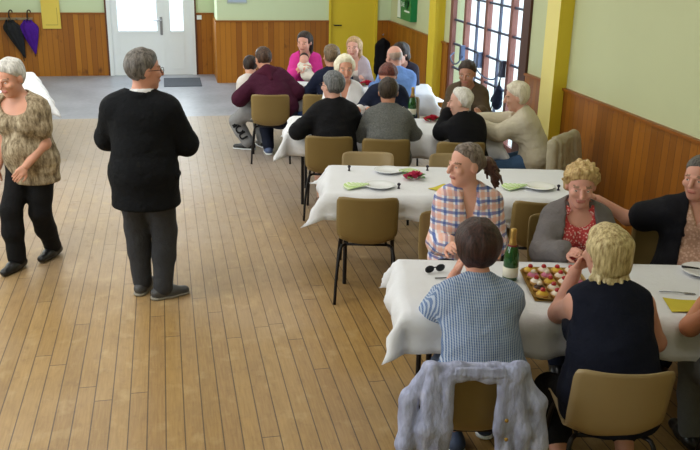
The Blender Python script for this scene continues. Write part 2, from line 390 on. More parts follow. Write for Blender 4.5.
# ------------------------------------------------------------------ figures: smooth-union distance fields meshed by surface nets
def V(*a): return np.array(a, dtype=np.float64)
def nrm(v): return v/max(1e-9, np.linalg.norm(v))
class Field:
    def __init__(s): s.p = []
    def cone(s, a, b, ra, rb, k=.03, fl=None, op='add'): s.p.append(('c', V(*a), V(*b), ra, rb, k, fl, op)); return s
    def ell(s, c, r, R=None, k=.03, op='add'): s.p.append(('e', V(*c), V(*r), R, None, k, None, op)); return s
    def plane(s, p, n): s.p.append(('p', V(*p), nrm(V(*n)))); return s
    def fn(s, f): s.p.append(('f', f)); return s
    def bounds(s):
        lo, hi = np.full(3, 1e9), np.full(3, -1e9)
        for q in s.p:
            if q[0] in 'ce' and q[7] == 'add': a, b = s.bb(q); lo = np.minimum(lo, a); hi = np.maximum(hi, b)
        return lo, hi
    @staticmethod
    def bb(q):
        if q[0] == 'c': return np.minimum(q[1]-q[3], q[2]-q[4]), np.maximum(q[1]+q[3], q[2]+q[4])
        m = q[2].max() if q[3] is not None else q[2]
        return q[1]-m, q[1]+m
    def mesh(s, h, lo=None, hi=None):
        a, b = s.bounds()
        lo = a if lo is None else np.maximum(a, lo); hi = b if hi is None else np.minimum(b, hi)
        lo = lo-2.5*h; hi = hi+2.5*h
        n = np.maximum(4, np.ceil((hi-lo)/h).astype(int)+1)
        ax = [(lo[i]+h*np.arange(n[i])).astype(np.float32) for i in range(3)]
        D = np.full(n, .3, np.float32); mg = .09
        for q in s.p:
            if q[0] == 'p':
                d = sum(((ax[i]-q[1][i])*q[2][i]).reshape([-1 if j == i else 1 for j in range(3)]) for i in range(3)); D = np.maximum(D, d); continue
            if q[0] == 'f':
                D = q[1](ax[0][:, None, None], ax[1][None, :, None], ax[2][None, None, :], D); continue
            ba, bb = s.bb(q)
            i0 = np.clip(np.floor((ba-mg-lo)/h).astype(int), 0, n); i1 = np.clip(np.ceil((bb+mg-lo)/h).astype(int)+1, 0, n)
            if (i1 <= i0).any(): continue
            sl = tuple(slice(u, v) for u, v in zip(i0, i1))
            X = [ax[i][sl[i]].reshape([-1 if j == i else 1 for j in range(3)]) for i in range(3)]
            if q[0] == 'c':
                A, B, ra, rb, k, fl = q[1:7]
                P = [X[i]-A[i] for i in range(3)]; ab = B-A
                if fl is not None:
                    nn, f = fl; dt = P[0]*nn[0]+P[1]*nn[1]+P[2]*nn[2]
                    P = [P[i]+(f-1)*nn[i]*dt for i in range(3)]; ab = ab+(f-1)*nn*(ab@nn)
                t = np.clip((P[0]*ab[0]+P[1]*ab[1]+P[2]*ab[2])/max(1e-9, ab@ab), 0, 1)
                d = np.sqrt(sum((P[i]-t*ab[i])**2 for i in range(3))) - (ra+(rb-ra)*t)
            else:
                C, r, R, k = q[1], q[2], q[3], q[5]
                P = [X[i]-C[i] for i in range(3)]
                if R is not None: P = [P[0]*R[i][0]+P[1]*R[i][1]+P[2]*R[i][2] for i in range(3)]
                k0 = np.sqrt(sum((P[i]/r[i])**2 for i in range(3))); k1 = np.sqrt(sum((P[i]/r[i]**2)**2 for i in range(3)))+1e-6
                d = k0*(k0-1)/k1
            c = D[sl]
            if q[7] == 'add': w = np.maximum(k-np.abs(c-d), 0)/k; D[sl] = np.minimum(c, d)-w*w*k*.25
            else: D[sl] = np.maximum(c, -d)
        D[0] = D[-1] = .1; D[:, 0] = D[:, -1] = .1; D[:, :, 0] = D[:, :, -1] = .1
        return surfnet(D, lo, h)
def surfnet(D, lo, h):
    s = D < 0; nx, ny, nz = D.shape
    sh = lambda A, i, j, k: A[i:nx-1+i, j:ny-1+j, k:nz-1+k]
    cnt = sum(sh(s, i, j, k).astype(np.int8) for i in (0, 1) for j in (0, 1) for k in (0, 1))
    act = np.argwhere((cnt > 0) & (cnt < 8))
    if not len(act): return np.zeros((0, 3)), np.zeros((0, 4), int)
    cs = [(i, j, k) for i in (0, 1) for j in (0, 1) for k in (0, 1)]
    vals = np.stack([D[act[:, 0]+c[0], act[:, 1]+c[1], act[:, 2]+c[2]] for c in cs], 1)
    pos = np.zeros((len(act), 3)); num = np.zeros(len(act))
    for a in range(8):
        for b in range(a+1, 8):
            if sum(abs(cs[a][q]-cs[b][q]) for q in range(3)) != 1: continue
            da, db = vals[:, a], vals[:, b]; m = (da < 0) != (db < 0)
            t = np.where(m, da/np.where(m, da-db, 1), 0)
            pa, pb = np.array(cs[a], float), np.array(cs[b], float)
            pos += np.where(m[:, None], pa+(pb-pa)*t[:, None], 0); num += m
    pos = (act+pos/num[:, None])*h+lo
    vid = np.full((nx-1, ny-1, nz-1), -1, np.int64); vid[act[:, 0], act[:, 1], act[:, 2]] = np.arange(len(act))
    Q = []
    for axn in range(3):
        a = np.moveaxis(s, axn, 0); v = np.moveaxis(vid, axn, 0)
        e = a[:-1, 1:-1, 1:-1] != a[1:, 1:-1, 1:-1]; ix = np.argwhere(e); ins = a[:-1, 1:-1, 1:-1][e]
        i, j, k = ix[:, 0], ix[:, 1], ix[:, 2]
        q = np.stack([v[i, j, k], v[i, j+1, k], v[i, j+1, k+1], v[i, j, k+1]], 1)
        fl = ~ins if axn != 1 else ins
        q[fl] = q[fl][:, ::-1]; Q.append(q)
    return pos, np.concatenate(Q)
def mesh_obj(name, parts, mats, parent=None, matfn=None, smooth_iter=0):
    vs, fs, o = [], [], 0
    for v, f in parts: vs.append(v); fs.append(f+o); o += len(v)
    v = np.concatenate(vs); f = np.concatenate(fs)
    me = bpy.data.meshes.new(name); me.vertices.add(len(v)); me.vertices.foreach_set('co', v.astype(np.float32).ravel())
    me.loops.add(f.size); me.loops.foreach_set('vertex_index', f.astype(np.int32).ravel())
    me.polygons.add(len(f)); me.polygons.foreach_set('loop_start', np.arange(0, f.size, 4, dtype=np.int32)); me.polygons.foreach_set('loop_total', np.full(len(f), 4, np.int32))
    for m in mats: me.materials.append(m)
    if matfn is not None: me.polygons.foreach_set('material_index', matfn(v[f].mean(1)).astype(np.int32))
    me.polygons.foreach_set('use_smooth', np.ones(len(f), bool))
    me.update(calc_edges=True); me.validate()
    return link(bpy.data.objects.new(name, me), parent)
def wrinkle(amp, freq, seed=0, stretch=(1, 1, 1)):
    r = np.random.RandomState(seed); K = r.normal(size=(7, 3)); K = K/np.linalg.norm(K, axis=1)[:, None]*freq*r.uniform(.6, 1.5, (7, 1))*np.array(stretch); ph = r.uniform(0, 6.28, 7)
    def f(X, Y, Z, D):
        n = sum(np.sin(K[i, 0]*X+K[i, 1]*Y+K[i, 2]*Z+ph[i]) for i in range(7))/7
        return (D+amp*n*1.6).astype(np.float32)
    return f
def ik(A, T, l1, l2, pole):
    d = T-A; L = np.linalg.norm(d); L2 = min(L, (l1+l2)*.995); u = d/max(L, 1e-6); T = A+u*L2
    a = (l1*l1-l2*l2+L2*L2)/(2*L2); hgt = math.sqrt(max(0, l1*l1-a*a))
    p = pole-u*(pole@u); p = nrm(p)
    return A+u*a+p*hgt, T
def rot(v, ax, ang):
    ax = nrm(ax); c, s = math.cos(ang), math.sin(ang); return v*c+np.cross(ax, v)*s+ax*(ax@v)*(1-c)
EYE = plain('#e9e4dc', .25, var=.02, name='eye white'); IRIS = plain('#2e241c', .3, name='iris')
LIPS = {}
def person(label, pos, rz, h=1.68, b=1.0, female=False, skin='#d3a184', seated=True, hz=None, lean=6, hunch=6, twist=0, side=0, hyaw=0, hpitch=0, htilt=0,
           hands=None, elbows=None, feet=None, knees=None, curl=.7, handdir=None, palm=None, res=.013, hair=None, wear=(), shoe=None, glasses=None, group=None, belly=0, footyaw=(0, 0), neckfwd=.0, shw=1.0, category='person', small=False):
    hands = hands or {}; elbows = elbows or {}; feet = feet or {}; knees = knees or {}; handdir = handdir or {}; palm = palm or {}
    root = empty('person', (pos[0], pos[1], 0), math.radians(rz), label, category, group)
    k = h/1.75; rd = math.radians
    hz = hz if hz is not None else (.535 if seated else .925*k)
    X, Y, Z = V(1, 0, 0), V(0, 1, 0), V(0, 0, 1)
    P = V(0, 0, hz)
    s1 = rot(rot(Z, X, -rd(lean)), Y, rd(side)); s2 = rot(s1, X, -rd(hunch))
    lx = rot(X, s1, rd(twist)); lx = nrm(lx-s2*(lx@s2)); fw = np.cross(s2, lx)
    f0 = np.cross(s1, X)
    Wp = P+s1*.2*k; Ch = Wp+s2*.17*k; SC = Ch+s2*.115*k; N = SC+s2*.045*k-fw*.01
    sw = (.140 if female else .158)*k*(.6+.4*b)*shw
    SH = {'r': SC+lx*sw-s2*.03*k, 'l': SC-lx*sw-s2*.03*k}
    HP = {'r': P+X*.09*k, 'l': P-X*.09*k}
    hu = rot(rot(nrm(Z*.75+s2*.25), X, -rd(hpitch)), Y, rd(htilt)); hu = rot(hu, Z, 0)
    hf = rot(fw-Z*fw[2], Z, rd(hyaw)); hf = nrm(hf); hr0 = np.cross(hf, Z)
    hu = rot(Z, hr0, -rd(hpitch)); hu = rot(hu, hf, rd(htilt)); hr = nrm(np.cross(hf, hu)); hf = np.cross(hu, hr)
    hs = (1.12 if female else 1.14)*(.5+.5*k) if not small else 1.0
    Hc = N+nrm(s2*.6+Z*.4)*.055*k+hf*(.03+neckfwd)+hu*.115*hs
    J = {}
    for q, sg in (('r', 1), ('l', -1)):
        T = V(*hands[q]) if q in hands else SH[q]+V(sg*.05, .14, -.47)*k
        el = V(*elbows[q])*V(.5, 1, 1) if q in elbows else V(sg*.3, -.45, -.7)
        E, Wr = ik(SH[q], T, .285*k, .25*k, el)
        if seated:
            T2 = V(*feet[q]) if q in feet else V(sg*.11, .40, .085)
        else:
            T2 = V(*feet[q]) if q in feet else V(sg*.09, .0, .085)
        kn = V(*knees[q]) if q in knees else V(sg*.15, 1, .5 if seated else 0)
        K, A = ik(HP[q], T2, .435*k, .42*k, kn)
        J[q] = (E, Wr, K, A)
    fem = 1 if female else 0
    def torso(F, e=0.0):
        F.ell(P+s1*.01, ((.165+.02*fem)*k*b+e, .125*k*b+e, .12*k+e), R=(X, f0, s1), k=.05)
        F.cone(P+s1*.04, Wp, .15*k*b+e, .148*k*b+e, .05, (f0, 1.3)); F.cone(Wp, Ch, .15*k*b+e, .158*k*(.3+.7*b)+e, .05, (fw, 1.32))
        F.cone(Ch+lx*.06, Ch-lx*.06, .11*k+e, .11*k+e, .05, (fw, 1.08))
        F.cone(SC-lx*(sw-.03)-s2*.022, SC+lx*(sw-.03)-s2*.022, .056*k+e*.8, .056*k+e*.8, .07); F.cone(N+s2*.01-lx*.03, SC-lx*sw*.75, .045+e, .05*k+e, .05); F.cone(N+s2*.01+lx*.03, SC+lx*sw*.75, .045+e, .05*k+e, .05)
        if female:
            for sg in (-1, 1): F.ell(Ch+lx*sg*.075*k*b-s2*.015+fw*.09*k*b, (.075*k*b+e, .065*k*b+e, .075*k*b+e), R=(lx, fw, s2), k=.04)
        if belly: F.ell(P+s1*.12+f0*.05*b, (.15*k*b+e, .10*k*b+belly+e, .14*k+e), R=(X, f0, s1), k=.05)
    def arm(F, q, e=0.0, to=2.0, r=1.0):
        E, Wr = J[q][0], J[q][1]; S0 = SH[q]; bb = (.45+.55*b)
        t = min(1, to); F.cone(S0, S0+(E-S0)*t, .052*k*bb+e, (.052+(.041-.052)*t)*k*bb+e, .04)
        if to > 1: t = to-1; F.cone(E, E+(Wr-E)*t, .044*k*bb+e, (.044+(.029-.044)*t)*k*bb+e, .03)
    def leg(F, q, e=0.0, to=2.0, e2=None):
        K, A = J[q][2], J[q][3]; H0 = HP[q]; e2 = e if e2 is None else e2; bb = .5+.5*b
        t = min(1, to); F.cone(H0, H0+(K-H0)*t, .09*k*bb+e, (.09+(.06-.09)*t)*k*bb+e, .05)
        if to > 1:
            t = to-1; F.cone(K, K+(A-K)*t, .06*k*bb+e, (.06+(.038-.06)*t)*k*bb+e2, .03)
            c = K+(A-K)*.3-nrm(np.cross(A-K, X))*0; bk = nrm(np.cross(X, A-K))
            if t > .5: F.cone(K+(A-K)*.15+bk*.0, K+(A-K)*.45+bk*.012, .052*k*bb+e, .05*k*bb+e2, .03)
    # ---- body
    B = Field(); torso(B)
    fdir = {}
    for q, sg in (('r', 1), ('l', -1)):
        arm(B, q); leg(B, q); A = J[q][3]
        fd = nrm(rot(Y, Z, rd(footyaw[0 if q == 'l' else 1])) if not seated else rot(Y, Z, rd(footyaw[0 if q == 'l' else 1]-sg*6))); fdir[q] = fd
        B.cone(A-fd*.04-Z*.045, A+fd*.12-Z*.055, .035, .028, .03)
    nb = Hc-hu*.055-hf*.015
    B.cone(N-s2*.04, nb, (.058-.006*fem)*(.6+.4*b), (.055-.006*fem)*(.7+.3*b), .035)
    B.ell(Hc+hu*.03*hs-hf*.012, V(.076, .094, .088)*hs, R=(hr, hf, hu), k=.03)
    B.ell(Hc-hu*.045*hs+hf*.03*hs, V(.06, .062, .07)*hs*(1, 1, 1), R=(hr, hf, hu), k=.035)
    B.ell(Hc-hu*.095*hs+hf*.062*hs, V(.026, .022, .02)*hs, R=(hr, hf, hu), k=.03)
    B.cone(Hc+hu*.02*hs+hf*.088*hs, Hc-hu*.022*hs+hf*.112*hs, .009, .014, .012)
    for sg in (-1, 1):
        B.ell(Hc+hr*sg*.077*hs-hf*.012-hu*.005, V(.011, .021, .032)*hs, R=(hr, hf, hu), k=.01)
        B.ell(Hc+hr*sg*.04*hs-hu*.02*hs+hf*.07*hs, V(.024, .02, .02)*hs, R=(hr, hf, hu), k=.02)
        B.ell(Hc+hr*sg*.033*hs+hu*.006*hs+hf*.103*hs, V(.018, .014, .010)*hs, R=(hr, hf, hu), op='sub')
        B.ell(Hc+hr*sg*.033*hs+hu*.006*hs+hf*.0735*hs, V(.0135, .0130, .0115)*hs, R=(hr, hf, hu), k=.002)
        B.cone(Hc+hr*sg*.017*hs+hu*.024*hs+hf*.09*hs, Hc+hr*sg*.05*hs+hu*.024*hs+hf*.076*hs, .006, .005, .012)
    B.cone(Hc-hu*.058*hs+hf*.09*hs-hr*.017, Hc-hu*.058*hs+hf*.09*hs+hr*.017, .008, .008, .008)
    cut = Hc-hu*.12*hs-hf*.0
    c1 = Field(); c1.p = B.p+[]; c1.plane(cut-hu*.0, hu)
    c2 = Field(); c2.p = B.p+[]; c2.plane(cut-hu*.025, -hu)
    parts = [c1.mesh(res)]
    parts.append(c2.mesh(res*.45 if not small else .008, Hc-.16, Hc+.17))
    # ---- hands: palm, four unequal bent fingers, side thumb
    for q, sg in (('r', 1), ('l', -1)):
        E, Wr = J[q][0], J[q][1]
        d = nrm(V(*handdir[q])) if q in handdir else nrm(Wr-E)
        pn = V(*palm[q]) if q in palm else V(-sg*.7, 0, -.7)
        pn = nrm(pn-d*(pn@d)); tt = nrm(np.cross(d, pn))*(-sg)        # tt points to the thumb side
        hk = k*.98*(.94 if female else 1); Hh = Field()
        Hh.cone(Wr-d*.03, Wr+d*.02, .027*hk, .026*hk, .02, (pn, 1.25))
        Hh.cone(Wr+d*.03+tt*.012, Wr+d*.075*hk+tt*.02, .022*hk, .019*hk, .02, (pn, 1.5)); Hh.cone(Wr+d*.03-tt*.014, Wr+d*.075*hk-tt*.022, .022*hk, .018*hk, .02, (pn, 1.5))
        for off, L in ((.031, .070), (.0105, .078), (-.0105, .072), (-.030, .056)):
            p0 = Wr+d*.085*hk+tt*off*hk; dd = d
            for i, fr in enumerate((.45, .32, .25)):
                dd = nrm(rot(dd, np.cross(d, pn), curl*(.45 if i == 0 else .6))); p1 = p0+dd*L*fr*hk
                Hh.cone(p0, p1, (.0093-.0008*i)*hk, (.0087-.0010*i)*hk, .004); p0 = p1
        t0 = Wr+d*.03*hk+tt*.022*hk; td = nrm(d*.62+tt*.75+pn*.3)
        t1 = t0+td*.042*hk; t2 = t1+nrm(d*.85+tt*.3+pn*.35)*.032*hk; t3 = t2+nrm(d*.9+tt*.05+pn*.4)*.025*hk
        Hh.cone(t0, t1, .016*hk, .012*hk, .01); Hh.cone(t1, t2, .0115*hk, .0102*hk, .004); Hh.cone(t2, t3, .0102*hk, .0085*hk, .004)
        parts.append(Hh.mesh(.0055 if res < .0125 else .0075))
    lipc = m_skin('#b9766a'); brow = plain('#8d6f5a', .8, name='eyebrow'); sk = m_skin(skin)
    def matfn(c):
        q = c-Hc; a, f, u = q@hr/hs, q@hf/hs, q@hu/hs; m = np.zeros(len(c), int)
        m[(np.abs(u+.058) < .0095) & (np.abs(a) < .026) & (f > .07)] = 1
        e = np.minimum(np.hypot(a-.033, u-.006), np.hypot(a+.033, u-.006)); e2 = np.minimum(np.hypot((a-.033)/1.8, u-.006), np.hypot((a+.033)/1.8, u-.006)); m[(e2 < .0052) & (f > .07)] = 2; m[(e < .0048) & (f > .07)] = 3
        m[(np.abs(u-.029+.12*(np.abs(a)-.033)) < .0042) & (np.abs(np.abs(a)-.034) < .016) & (f > .055)] = 4
        return m
    mesh_obj('body', parts, [sk, lipc, EYE, IRIS, brow], root, matfn)
    # ---- clothing
    TL = lambda Xg, Yg, Zg, o: [(Xg-o[0])*v[0]+(Yg-o[1])*v[1]+(Zg-o[2])*v[2] for v in (lx, fw, s2)]
    for wi, w in enumerate(wear):
        w = dict(w); kind = w['kind']; F = Field(); e = w.get('e', .014); mats = [w['mat']]; rs = w.get('res', res)
        if kind == 'top':
            torso(F, e); F.ell(P+s1*.03, ((.165+.02*fem)*k*b+e+.01, .125*k*b+e+.01, .13*k+e), R=(X, f0, s1), k=.05); sl = w.get('sleeve', 1.9)
            for q in 'rl':
                if sl > 0: arm(F, q, e+w.get('se', .004), sl)
            if w.get('flare'):
                F.cone(P+s1*.05, P-Z*w['flare']*.6, .165*k*b+e, .175*k*b+e+.01, .05, (f0, 1.25))
            if w.get('skirtlen'):
                for q in 'rl': leg(F, q, e+.006, w['skirtlen'])
            if w.get('collar'):
                cr = w['collar']; n = 12; g0 = w.get('cgap', .9); ring = []
                for i in range(n+1):
                    a = -PI/2+g0/2+(2*PI-g0)*i/n+PI/2+PI/2; a = PI/2+g0/2+(2*PI-g0)*i/n
                    ring.append(N+lx*math.cos(a)*cr*1.05+fw*(math.sin(a)*cr+.012)-s2*(.012*math.sin(a)+(.006))+s2*(.018+w.get('crise', 0)))
                for r0, r1 in zip(ring, ring[1:]): F.cone(r0, r1, .016, .016, .01); F.cone(r0+s2*.018, r1+s2*.018, .01, .01, .01)
            F.fn(wrinkle(w.get('wr', .006), w.get('wf', 30), wi*7+int(abs(pos[0]*10)))); F.fn(wrinkle(.0025, 85, wi+3, (.5, .5, 1.6)))
            hem = w.get('hem', .04); F.plane(P-Z*hem, -Z) if not w.get('skirtlen') else None
            nk = w.get('neck', 'crew')
            F.cone(N-s2*.01+fw*.02, N+s2*.14+fw*.04, w.get('nr', .062), w.get('nr', .062)+.03, op='sub')
            if sl <= 0:
                F.fn(lambda Xg, Yg, Zg, D, cw=sw+w.get('cutx', 0.0): (lambda c: np.maximum(D, np.minimum(np.abs(c[0])-cw, c[2]+.13*k)).astype(np.float32))(TL(Xg, Yg, Zg, SC)))
            if nk == 'v':
                vw, vl = w.get('vw', .06), w.get('vl', .2)
                def fv(Xg, Yg, Zg, D, vw=vw, vl=vl):
                    a, f, u = TL(Xg, Yg, Zg, N)
                    return np.maximum(D, -np.maximum(np.abs(a)-vw*(u+vl)/vl, .0-f)).astype(np.float32)
                F.fn(fv)
            elif nk == 'scoop':
                F.ell(N+fw*.09-s2*.02, (w.get('vw', .1), .1, w.get('vl', .09)), R=(lx, fw, s2), op='sub')
            elif nk == 'open':
                w0, w1 = w.get('w0', .05), w.get('w1', .1); off = w.get('woff', 0)
                def fo(Xg, Yg, Zg, D, w0=w0, w1=w1, off=off):
                    a, f, u = TL(Xg, Yg, Zg, N)
                    return np.maximum(D, -np.maximum(np.abs(a-off)-(w0+(w1-w0)*np.clip(-u/.5, 0, 1)), .015-f)).astype(np.float32)
                F.fn(fo)
            if w.get('vent'): F.cone(P-f0*.2*b-Z*.0, P-f0*.3*b-Z*.4, .028, .03, op='sub', fl=(X, 5.0)); F.cone(N-fw*.2-s2*.06, P-f0*.255*b, .012, .012, op='sub', fl=(X, 2.0)) if False else None
            nm = w.get('name', 'shirt')
        elif kind == 'trousers':
            F.ell(P+s1*.01, ((.165+.02*fem)*k*b+e, .125*k*b+e, .12*k+e), R=(X, f0, s1), k=.05)
            F.cone(P, P+s1*.12, .152*k*b+e, .15*k*b+e, .05, (f0, 1.3))
            for q in 'rl': leg(F, q, e, w.get('to', 1.97), w.get('e2', e+.008))
            F.fn(wrinkle(w.get('wr', .004), 34, 5+wi)); F.plane(P+s1*.14, s1); nm = w.get('name', 'trousers')
        elif kind == 'custom':
            w['fn'](F, dict(P=P, N=N, SC=SC, Ch=Ch, Wp=Wp, lx=lx, fw=fw, s2=s2, Hc=Hc, hr=hr, hf=hf, hu=hu, J=J, SH=SH, s1=s1, f0=f0, k=k, HP=HP)); nm = w['name']
        o = mesh_obj(nm, [F.mesh(rs)], mats, root)
        if w.get('label'): o['label'] = w['label']
    # ---- shoes
    if shoe:
        for q in 'lr':
            F = Field(); A = J[q][3]; fd = fdir[q]; g = A-Z*.085; sd = np.cross(fd, Z)
            F.cone(g-fd*.05+Z*.045, g+fd*.06+Z*.045, .045, .046, .02, (Z, 1.1)); F.cone(g+fd*.05+Z*.034, g+fd*.155+Z*.03, .045, .036, .03, (Z, 1.15))
            if shoe.get('high'): F.cone(g-fd*.01+Z*.05, A+Z*.02, .046, .046, .03)
            else: F.cone(g-fd*.02+Z*.05, g-fd*.01+Z*.075, .043, .04, .03)
            F.plane(g, -Z)
            o = mesh_obj('shoe', [F.mesh(res*.8)], [shoe['mat']], root)
            if shoe.get('sole'):
                F = Field(); F.cone(g-fd*.05+Z*.01, g+fd*.06+Z*.01, .05, .05, .02, (Z, 3)); F.cone(g+fd*.06+Z*.01, g+fd*.155+Z*.01, .05, .041, .02, (Z, 3)); F.plane(g-Z*.002, -Z)
                mesh_obj('sole', [F.mesh(res*.7)], [shoe['sole']], o)
    # ---- hair
    if hair:
        F = Field(); st = hair['style']; t = hair.get('t', .014); hc = Hc+hu*.03*hs-hf*.014
        r = V(.076+t, .094+t, .088+t)*hs
        F.ell(hc, r, R=(hr, hf, hu), k=.03)
        if st in ('bob', 'long', 'fluffy'):
            dn = hair.get('len', .14)
            for sg in (-1, 1):
                F.cone(hc+hr*sg*.055-hf*.025+hu*.0, hc+hr*sg*.062-hf*.045-hu*dn*.75, .034, .026, .04); F.cone(hc+hr*sg*.035-hf*.06, hc+hr*sg*.045-hf*.055-hu*dn, .05, .035, .05)
            F.cone(hc-hf*.06, hc-hf*.06-hu*dn, .055, .04, .05)
        if st == 'long':
            for sg in (-1, 1):
                F.cone(hc+hr*sg*.064-hf*.03-hu*.06, N+lx*sg*.085+fw*.07-s2*(.13+.03*sg), .026, .02, .03)
        if st == 'ponytail':
            for a, bq, ra, rb in hair['tail']: F.cone(Hc+hr*a[0]+hf*a[1]+hu*a[2], Hc+hr*bq[0]+hf*bq[1]+hu*bq[2], ra, rb, .03)
        for a, bq, ra, rb in hair.get('extra', ()): F.cone(Hc+hr*a[0]+hf*a[1]+hu*a[2], Hc+hr*bq[0]+hf*bq[1]+hu*bq[2], ra, rb, .02)
        F.fn(wrinkle(hair.get('amp', .004), hair.get('freq', 90), 3, hair.get('st', (1, 1, .4))))
        low = hair.get('low', -.065)
        fl = hair.get('front', .055); fu = hair.get('fu', .072)
        def fh(Xg, Yg, Zg, D):
            q = [Xg-Hc[0], Yg-Hc[1], Zg-Hc[2]]; a, f, u = [(q[0]*v[0]+q[1]*v[1]+q[2]*v[2])/hs for v in (hr, hf, hu)]
            # keep: above the line from forehead hairline to the ear, behind the ear below it
            d1 = (f-fl)*.72-(u-fu)*.69+np.abs(a)*hair.get('side', .0)            # >0 is face side of the slanted hairline
            d2 = f-hair.get('back', .0)                                          # in front of the ears
            face = np.minimum(d1, d2)
            if st in ('bob', 'long', 'fluffy'): face = np.minimum(face, .062-np.abs(a)+np.clip(-u, 0, .1)*.1)
            D = np.maximum(D+np.clip((face+.028)/.028, 0, 1)*t*.75, face)
            if st in ('short', 'ponytail'):
                D = np.maximum(D, low-u)
                D = np.maximum(D, np.minimum(np.minimum(.02-u, f+.0-(-.045)), .05-np.abs(a)+.0)) if hair.get('ears', True) else D
            if st == 'fringe':
                D = np.maximum(np.maximum(D, low-u), np.maximum(u-.045, f-.03))
            return D.astype(np.float32)
        F.fn(fh)
        o = mesh_obj('hair', [F.mesh(max(.0065, res*.55))], [hair['mat']], root)
    if glasses:
        bm = bmesh.new(); w = lambda a, f, u: Vector(Hc+hr*a*hs+hf*f*hs+hu*u*hs)
        for sg in (-1, 1):
            tube(bm, [w(sg*.034+.024*math.cos(t), .102-.004*abs(math.cos(t)), .004+.017*math.sin(t)) for t in np.linspace(0, 2*PI, 15)], .0022, 5)
            tube(bm, [w(sg*.058, .1, .008), w(sg*.084, .06, .01), w(sg*.086, -.01, .005)], .0022, 5)
        tube(bm, [w(-.01, .103, .006), w(.01, .103, .006)], .002, 5)
        obj('glasses', bm, glasses, root, True)
    return root
# ------------------------------------------------------------------ chairs
OLIVE = plain('#8a7446', .38, var=.06, scale=4, name='olive brown plastic')
TAN = plain('#a08a63', .38, var=.05, scale=4, name='tan plastic')
LEGM = plain('#1d1a1b', .4, .3, var=.1, name='dark steel tube')
TA = math.radians(-12.4)                                             # the tables stand slightly askew
def shell_bm(flat=1.0):
    prof = arc([(.225, .415), (.205, .44), (.08, .438), (-.06, .425), (-.135, .432), (-.18, .475), (-.205, .56), (-.228, .68), (-.25, .80)], 4)
    prof = [(p.x, p.y) for p in prof] if hasattr(prof[0], 'x') else prof
    n = len(prof)-1
    def fn(u, v):
        s = u*2-1; t = v*n; i = min(n-1, int(t)); fr = t-i
        y = prof[i][0]+(prof[i+1][0]-prof[i][0])*fr; z = prof[i][1]+(prof[i+1][1]-prof[i][1])*fr
        hw = .205 if v < .35 else .205+.012*min(1, (v-.35)/.4)
        if v < .45: hw -= .03*max(0, (.08-v)/.08)**2*1.2
        top = max(0, (v-.93)/.07); hw -= .014*top**3
        mid = math.exp(-((v-.53)/.09)**2); hw -= .014*mid
        x = s*hw; a = abs(s)
        back = min(1, max(0, (v-.5)/.15))
        y += back*(.05*a**2.6)+ (1-back)*0 + mid*.03*a**3
        z += (1-back)*(.018*a**3 - .012*(1-a*a)) + mid*.02*a**3 - top*.012*a**9 - back*.007*(1-a**2)*top
        return (x, y, z)
    return grid(fn, 14, 40, .006)
def leg_bm(sx, fr):
    if fr: return tubes((arc([(sx*.15, .15, .415), (sx*.185, .175, .39), (sx*.205, .2, .2), (sx*.215, .215, .0)], 4), .0115))
    return tubes((arc([(sx*.15, -.1, .405), (sx*.185, -.15, .385), (sx*.21, -.21, .2), (sx*.22, -.255, .0)], 4), .0115))
def make_chair(mat, loc, rz, label, group):
    t = empty('plastic_chair', loc, rz, label, 'chair', group)
    obj('seat_shell', shell_bm(), mat, t, True)
    for sx in (-1, 1):
        for fr in (1, 0): obj('leg', leg_bm(sx, fr), LEGM, t, True)
    obj('under_frame', tubes(([(-.15, .15, .415), (.15, .15, .415)], .0105), ([(-.15, -.1, .405), (.15, -.1, .405)], .0105), ([(-.14, .15, .412), (-.14, -.1, .402)], .009), ([(.14, .15, .412), (.14, -.1, .402)], .009)), LEGM, t, True)
    return t
CH_O = make_chair(OLIVE, (1.36, 5.60, 0), TA, 'empty olive brown plastic chair at the near left corner of the middle table', 'plastic chairs')
CH_T = make_chair(TAN, (1.875, 3.03, 0), TA, 'tan plastic chair under the blonde woman in a black sleeveless top', 'plastic chairs')
def ch(src, x, y, deg, label): return dup(src, (x, y, 0), math.radians(deg), label, 'plastic chairs')
ch(CH_O, 1.27, 3.19, -12.4, 'olive brown plastic chair with a pale denim jacket hung over its back')
ch(CH_O, 2.62, 2.86, -12.4, 'plastic chair at the right edge of the photo, only dark legs showing')
ch(CH_O, 1.74, 4.78, 167, 'plastic chair under the woman in the plaid shirt, mostly hidden')
ch(CH_O, 2.44, 4.62, 168, 'plastic chair under the woman in the grey jacket, mostly hidden')
ch(CH_O, 3.03, 4.42, 152, 'plastic chair under the man in the open black shirt, beside the wainscot')
ch(CH_O, 2.56, 5.32, -16, 'empty dark olive chair between the plaid shirt and the grey jacket')
ch(CH_T, 1.56, 6.42, 168, 'empty tan chair tucked in behind the left place settings of the middle table')
ch(CH_T, 2.27, 6.27, 168, 'empty tan chair tucked in behind the middle table, near the white-haired woman in black')
ch(CH_O, 1.44, 7.47, -13, 'olive chair under the grey-haired person in a black jacket')
ch(CH_O, 1.93, 7.30, -13, 'olive chair under the person in the grey tweed jacket')
ch(CH_O, 2.56, 7.10, -12, 'chair under the white-haired woman in a black cardigan')
ch(CH_O, 3.34, 7.10, 48, 'chair with a beige coat over its back, under the woman in the cream jacket')
ch(CH_O, 1.80, 8.85, 168, 'chair under the white-haired woman in a white blouse')
ch(CH_O, 2.28, 8.75, 168, 'chair under the person bending forward in a dark striped top')
ch(CH_O, 3.12, 8.55, 168, 'chair under the man in a brown jacket by the glazed doors')
ch(CH_O, 1.15, 9.58, -8, 'olive chair under the man in the maroon hooded top')
ch(CH_O, 1.72, 9.55, -4, 'olive chair under the person in a navy top at the far table')
ch(CH_O, 2.62, 9.32, -14, 'chair under the bald man in a blue shirt')
ch(CH_O, 1.80, 10.95, 168, 'chair under the woman in pink holding a baby')
